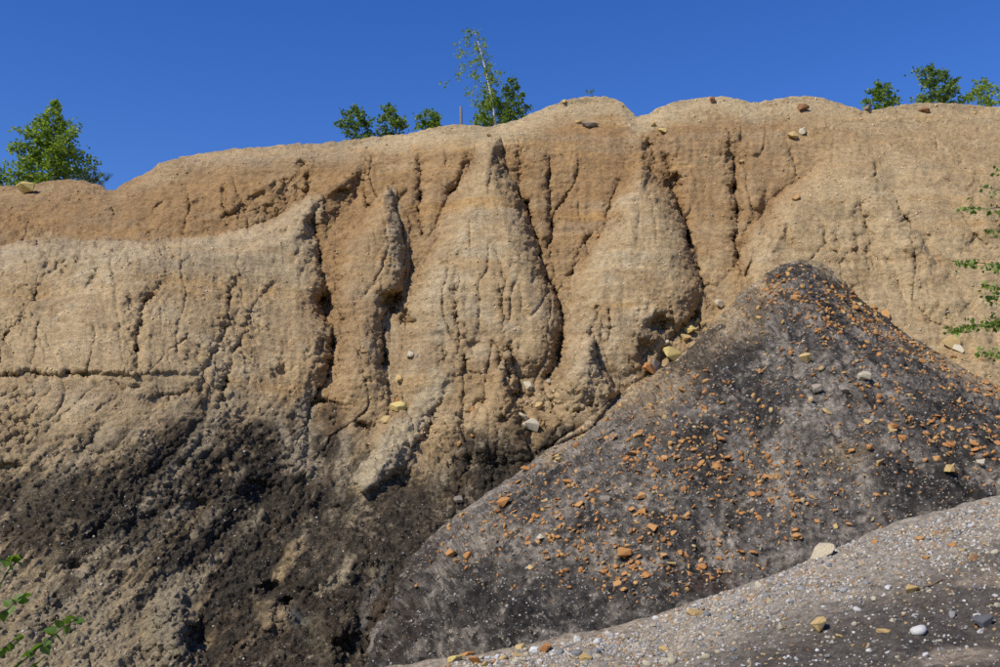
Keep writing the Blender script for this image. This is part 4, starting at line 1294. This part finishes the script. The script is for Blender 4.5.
# ------------------------------------------------------------------ plants
def tube(verts, faces, pts, radii, sides=6):
    b0 = len(verts)
    n = len(pts)
    for i, p in enumerate(pts):
        t = (pts[min(i + 1, n - 1)] - pts[max(i - 1, 0)]).normalized()
        a = t.orthogonal().normalized()
        b = t.cross(a)
        for s_ in range(sides):
            w = 6.2832 * s_ / sides
            verts.append(p + (a * math.cos(w) + b * math.sin(w)) * radii[i])
    for i in range(n - 1):
        for s_ in range(sides):
            q = (s_ + 1) % sides
            faces.append((b0 + i * sides + s_, b0 + i * sides + q, b0 + (i + 1) * sides + q, b0 + (i + 1) * sides + s_))
    faces.append(tuple(b0 + s_ for s_ in range(sides))[::-1])
    faces.append(tuple(b0 + (n - 1) * sides + s_ for s_ in range(sides)))


def pyobj(name, verts, faces, mat, parent=None, smooth=True):
    me = bpy.data.meshes.new(name)
    me.from_pydata([tuple(v) for v in verts], [], faces)
    if smooth:
        me.polygons.foreach_set('use_smooth', np.ones(len(me.polygons), bool))
    me.materials.append(mat)
    me.update()
    return link(bpy.data.objects.new(name, me), parent)


def leaves_mesh(name, pos, size, mat, parent, r, tone=None, dirs=None, aspect=.75, droop=0.0):
    """a crown of many small folded leaves"""
    n = len(pos)
    pos = np.array([tuple(p) for p in pos])
    a = r.normal(size=(n, 3))
    if dirs is not None:
        a = a * .7 + np.array(dirs) * 1.3
    a[:, 2] -= droop
    a /= np.linalg.norm(a, axis=1, keepdims=True)
    b = np.cross(a, r.normal(size=(n, 3)))
    b /= np.linalg.norm(b, axis=1, keepdims=True)
    c = np.cross(a, b)
    s = (np.asarray(size) * r.uniform(.7, 1.25, n))[:, None]
    v = np.stack([pos, pos + a * s * .45 + b * s * aspect * .5 + c * s * .12, pos + a * s, pos + a * s * .45 - b * s * aspect * .5 + c * s * .12], 1)
    q = np.arange(n * 4).reshape(n, 4)
    tn = r.uniform(0, .8, n) if tone is None else np.clip(tone + r.uniform(-.2, .2, n), 0, 1)
    f = np.concatenate([q[:, [0, 1, 2]], q[:, [0, 2, 3]]])
    return mesh_np(name, v.reshape(-1, 3), f, mat, parent, None, {'tone': np.repeat(tn, 4)}, False)


def crest_point(px, back):
    j = int(np.argmin(np.abs(cx - px)))
    t = CLIFF_P[nface - 1, j]
    kx_ = (px - 500) / F_PX / math.cos(PITCH)
    y_ = t[1] + back
    k = t[0] / t[1]
    return Vector((k * y_, y_, t[2] - .112 * back))


def small_tree(name, label, cat, px, top, width, back, seed, leafmat, profile, nbr=26, nleaf=900, lsize=.085, lean=0.0, barkm='bark', stem=.02, shift=0.0,
               up=.5, group=None, needle=False):
    """px/top/width are the base column, top row and crown width in the photograph"""
    r = np.random.default_rng(seed)
    base = crest_point(px, back)
    Y_ = base.y
    ztop = ray(px, top)[1] * Y_
    H = ztop - base.z
    W = width * Y_ / F_PX
    root = empty(name, base - Vector((0, 0, .04)))
    tag(root, label, cat, group)
    V_, F_ = [], []
    spine = [Vector((lean * H * (t ** 1.5), .04 * H * math.sin(t * 4 + seed), H * t)) for t in np.linspace(0, 1, 9)]
    tube(V_, F_, spine, [max(stem * (1 - t) ** .8, .004) for t in np.linspace(0, 1, 9)])
    hs_ = np.array([p[0] for p in profile]); ws_ = np.array([p[1] for p in profile])
    BV_, BF_ = [], []
    tips = []
    for i in range(nbr):
        h = float(np.clip((i + r.random()) / nbr, .05, .985))
        if np.interp(h, hs_, ws_) <= 0:
            continue
        L = W * .5 * np.interp(h, hs_, ws_) * (r.uniform(.5, 1.0) if r.random() < .75 else r.uniform(1.0, 1.35))
        az = i * 2.4 + r.uniform(-.6, .6)
        k = h * 8
        p0 = spine[int(k)].lerp(spine[min(int(k) + 1, 8)], k - int(k))
        d = Vector((math.cos(az), math.sin(az) * .8, up * r.uniform(.5, 1.3)))
        if d.x < 0: d.x *= 1 + shift
        else: d.x *= 1 - shift
        ts = np.linspace(0, 1, 5)
        pts = [p0 + d * (L * t) + Vector((-.15 * abs(shift) * L * t, 0, -(.25 + .5 * (barkm == 'birch')) * L * t * t)) for t in ts]
        tube(BV_, BF_, pts, [max(stem * .3 * (1 - h * .6) * (1 - t), .0025) for t in ts], 4)
        tips.append((pts, L))
    pyobj('trunk', V_, F_, M[barkm], root)
    pyobj('branches', BV_, BF_, M['bark'], root)
    tot = sum(t[1] for t in tips) + 1e-6
    pos, dirs = [], []
    for pts, L in tips:
        m = max(5, int(nleaf * L / tot))
        # leaves sit along side twigs
        ns = max(2, int(m / 9))
        ax = (pts[-1] - pts[0]).normalized()
        for _ in range(ns):
            t = r.uniform(.15, 1.0) ** .8
            k = t * 4
            c_ = pts[min(int(k), 3)].lerp(pts[min(int(k) + 1, 4)], min(k - int(k), 1))
            td = (ax * .9 + Vector(tuple(r.normal(size=3) * .75)) + Vector((-shift * .8, 0, -.1))).normalized()
            tl = (.18 + .22 * r.random()) * (L + .12)
            for q_ in range(9):
                pos.append(c_ + td * (tl * (q_ + r.random()) / 9) + Vector(tuple(r.normal(size=3) * lsize * (.45 if not needle else .2))))
                dirs.append((td.x * .6 + r.normal() * .4, td.y * .6 + r.normal() * .4, td.z * .4 - .2 if not needle else .9))
    leaves_mesh('crown', pos, np.full(len(pos), lsize * (1 if not needle else 1.5)), M[leafmat], root, r, None, dirs, .75 if not needle else .12)
    return root


CONE = [(0, .6), (.12, .95), (.3, 1.0), (.5, .74), (.7, .42), (.86, .18), (1, .03)]
BUSH = [(0, .5), (.2, .9), (.45, 1.0), (.7, .8), (.9, .42), (1, .1)]
BIRCH = [(0, .0), (.3, .0), (.36, .5), (.5, .75), (.65, .9), (.8, .8), (.93, .45), (1, .12)]
small_tree('broadleaf_tree', 'bushy green broadleaf tree on the low end of the cliff edge', 'tree', 50, 99, 84, 1.6, 3, 'leaf', CONE, 100, 9500, .10, -.02, stem=.035, up=.55)
small_tree('pine_sapling', 'grey green pine sapling beside the bushy broadleaf tree', 'tree', 92, 164, 27, 1.0, 4, 'needle', CONE, 16, 1100, .07, .05, stem=.012, up=1.2, needle=True)
small_tree('bush', 'small dark bush tip behind the bushy broadleaf tree', 'bush', -3, 166, 26, 1.8, 5, 'leaf_dark', BUSH, 24, 900, .09)
small_tree('bush', 'narrow windswept bush on the crest, farthest from the tall birch', 'bush', 368, 106, 30, 1.2, 6, 'leaf_dark', BUSH, 32, 1700, .095, -.3, shift=.5, up=.7)
small_tree('bush', 'round windswept bush on the crest, middle one of three', 'bush', 401, 106, 34, 1.2, 7, 'leaf_dark', BUSH, 32, 1800, .095, -.24, shift=.45, up=.6)
small_tree('bush', 'low bush on the crest next to the wooden post', 'bush', 436, 110, 36, 1.2, 8, 'leaf', BUSH, 28, 1500, .09, -.2, shift=.35, up=.6)
small_tree('birch_tree', 'tall slender birch with white trunk and wind blown crown', 'tree', 497, 26, 56, 1.1, 9, 'leaf', BIRCH, 60, 1500, .075, -.19, 'birch', .045, shift=.32, up=.15)
small_tree('bush', 'dense green bush around the foot of the tall birch', 'bush', 494, 93, 50, 1.5, 10, 'leaf', BUSH, 38, 2500, .095, -.05, up=.6)
small_tree('bush', 'upright dark bush on the slope right beside the tall birch', 'bush', 516, 77, 27, .9, 12, 'leaf_dark', BUSH, 28, 1350, .095, -.08, shift=-.1, up=.9)
small_tree('sprig', 'tiny green sprig on top of the highest dome', 'plant', 594, 90, 9, .5, 13, 'leaf', BUSH, 6, 50, .06, -.2, stem=.006)
small_tree('bush', 'rounded green bush in the crest notch', 'bush', 886, 84, 36, 1.2, 14, 'leaf', BUSH, 36, 2200, .095, -.02, up=.6)
small_tree('bush', 'tall dark green bush on the crest between two lighter bushes', 'bush', 938, 68, 46, 1.4, 15, 'leaf_dark', BUSH, 36, 2400, .10, -.07, shift=-.15, up=.9)
small_tree('sprig', 'low green plant at the foot of the tall dark bush', 'plant', 917, 97, 20, .8, 16, 'leaf', BUSH, 10, 170, .07)
small_tree('bush', 'loose bright green bush at the far end of the crest', 'bush', 986, 79, 36, 1.2, 17, 'leaf_bright', BUSH, 30, 1100, .10, 0, shift=.1, up=.7)

# wooden post on the crest
pb = crest_point(460.5, .9)
ph_ = ray(460, 106.5)[1] * pb.y - pb.z
V_, F_ = [], []
tube(V_, F_, [Vector((0, 0, -.15)), Vector((.004, 0, ph_ * .5)), Vector((-.006, 0, ph_ - .02)), Vector((-.006, 0, ph_))], [.042, .041, .039, .03], 7)
post = pyobj('wooden_post', V_, F_, M['wood'])
post.location = pb
tag(post, 'weathered wooden post standing on the crest by the birch', 'post')


# leafy sapling by the camera on the left: each leaf is its own piece
def leaf_proto():
    prof = [(0, 0), (.12, .26), (.3, .40), (.5, .36), (.75, .18), (1, 0)]
    V_, F_ = [], []
    for t, w in prof:
        zc = -.10 * t * t
        V_ += [Vector((t, w, zc + .10 * w)), Vector((t, 0, zc)), Vector((t, -w, zc + .10 * w))]
    for i in range(len(prof) - 1):
        a, b = i * 3, i * 3 + 3
        F_ += [(a, a + 1, b + 1, b), (a + 1, a + 2, b + 2, b + 1)]
    me = bpy.data.meshes.new('leaf')
    me.from_pydata([tuple(v) for v in V_], [], F_)
    me.materials.append(M['leaf_bright'])
    at = me.attributes.new('tone', 'FLOAT', 'POINT')
    at.data.foreach_set('value', np.full(len(V_), .1, np.float32))
    return me


def pix(px, py, y):
    kx_, kz_ = ray(px, py)
    return Vector((kx_ * y, y, kz_ * y))


LEAF = leaf_proto()
SB = Vector((-2.75, 5.0, 0))
SB.z = float(np.maximum(-3.75, -1.72 - .03 * (SB.x ** 2 + SB.y ** 2)))
sap = empty('leafy_sapling', SB)
tag(sap, 'bright green leafy sapling sprays at the foot of the dark slope', 'sapling')
rl = random.Random(5)
V_, F_ = [], []
tube(V_, F_, [Vector((0, 0, -.1)), Vector((.02, .01, .8)), Vector((.0, .03, 1.5)), Vector((.06, .02, 2.2)), Vector((.12, 0, 2.75))], [.022, .018, .014, .009, .004])
pyobj('stem', V_, F_, M['bark'], sap)
TW = [([(-45, 720), (-10, 690), (20, 665), (42, 645), (58, 632), (72, 622)], 4.9), ([(-48, 690), (-30, 650), (-10, 600), (4, 575), (14, 562)], 5.1), ([(-48, 640), (-20, 625), (5, 612), (20, 598)], 5.0),
      ([(-46, 680), (-15, 660), (2, 650), (14, 640)], 4.95), ([(-46, 740), (-5, 700), (20, 680), (40, 660)], 5.0), ([(-48, 600), (-30, 570), (-8, 560), (6, 566)], 5.1)]
for pts, dy in TW:
    w3 = [pix(a + 7 * i / len(pts), b - 4, dy + .03 * i) - SB for i, (a, b) in enumerate(pts)]
    V_, F_ = [], []
    tube(V_, F_, w3, list(np.linspace(.008, .003, len(w3))), 5)
    tw = pyobj('twig', V_, F_, M['bark'], sap)
    for i in range(1, len(w3)):
        nl = 6 if i > 1 else 2
        for k in range(nl):
            p = w3[i - 1].lerp(w3[i], (k + rl.random()) / nl)
            o = bpy.data.objects.new('leaf', LEAF)
            link(o, tw)
            sz = rl.uniform(.05, .078) * (1 - .25 * i / len(w3))
            d = Vector((rl.uniform(-1, 1), rl.uniform(-.7, .3), rl.uniform(-.9, .5))).normalized()
            o.rotation_euler = (d.to_track_quat('X', 'Z').to_matrix() @ Matrix.Rotation(rl.uniform(-1.2, 1.2), 3, 'X')).to_euler()
            o.scale = (sz,) * 3
            o.location = p

# birch standing beside the bank on the right: only its hanging branch ends reach the view
tb = Vector((6.35, 10.2, 0))
tb.z = float(bank_h(np.array([tb.x]), np.array([tb.y]))[0])
bt = empty('hanging_birch', tb)
tag(bt, 'birch beside the bank whose thin leafy branch ends hang over the cliff view', 'tree')
V_, F_ = [], []
hts = np.linspace(0, 1, 9)
tube(V_, F_, [Vector((.25 * math.sin(t * 2.5), .1 * math.sin(t * 4), -.2 + 6.4 * t)) for t in hts], [max(.075 * (1 - t), .008) for t in hts], 9)
pyobj('trunk', V_, F_, M['birch'], bt)
BR = [([(1140, 150), (1080, 165), (1030, 178), (1000, 190), (980, 186)], 10.0, 34), ([(1140, 170), (1080, 190), (1020, 205), (985, 209), (962, 207)], 10.1, 42),
      ([(1130, 190), (1060, 205), (1020, 212), (995, 212)], 9.9, 30), ([(1150, 215), (1060, 222), (1010, 228), (983, 231)], 10.0, 26),
      ([(1140, 245), (1060, 258), (1005, 266), (975, 262), (957, 263)], 10.1, 60), ([(1150, 262), (1060, 275), (1010, 290), (982, 284)], 9.9, 50),
      ([(1150, 285), (1050, 300), (1000, 296), (985, 298)], 10.0, 34), ([(1140, 300), (1060, 312), (1005, 322), (975, 325), (949, 329)], 10.1, 95),
      ([(1140, 310), (1050, 318), (1005, 318), (990, 319)], 10.0, 40), ([(1150, 335), (1060, 345), (1005, 355), (978, 351)], 10.0, 50), ([(1150, 130), (1070, 150), (1010, 165), (996, 172)], 10.0, 20)]
pos, dirs = [], []
for pts, dy, m in BR:
    w3 = [pix(a, b, dy) - tb for a, b in pts]
    z0 = w3[0].z
    w3 = [Vector((.2 * math.sin(min(max((z0 + .4) / 6.4, 0), 1) * 2.5), 0, z0 + .35))] + w3
    V_, F_ = [], []
    tube(V_, F_, w3, list(np.linspace(.014, .0018, len(w3))), 5)
    pyobj('branch', V_, F_, M['bark'], bt)
    for _ in range(int(m * 1.7)):
        t = rl.uniform(.38, 1) * (len(w3) - 1)
        k = min(int(t), len(w3) - 2)
        p = w3[k].lerp(w3[k + 1], t - k)
        pos.append(p + Vector((rl.gauss(0, .02), rl.gauss(0, .05), rl.gauss(-.01, .026))))
        dirs.append((-.6, 0, -.4))
fo = leaves_mesh('foliage', pos, np.full(len(pos), .05), M['leaf_bright'], bt, np.random.default_rng(21), None, dirs, .8)
fo['kind'] = 'stuff'

# dry root on the bank
V_, F_ = [], []
rp = [on_bank(a, b)[0] + Vector((0, 0, c)) for a, b, c in ((919, 592, .0), (926, 589, .02), (933, 586, .012), (941, 583, .025), (950, 581, .0))]
tube(V_, F_, rp, [.008, .011, .010, .008, .004], 6)
tube(V_, F_, [rp[2], rp[2] + Vector((.04, .02, .03)), rp[2] + Vector((.09, .03, .035))], [.006, .005, .002], 5)
tag(pyobj('dry_root', V_, F_, M['bark']), 'thin dry root lying on the dark earth of the bank', 'root')
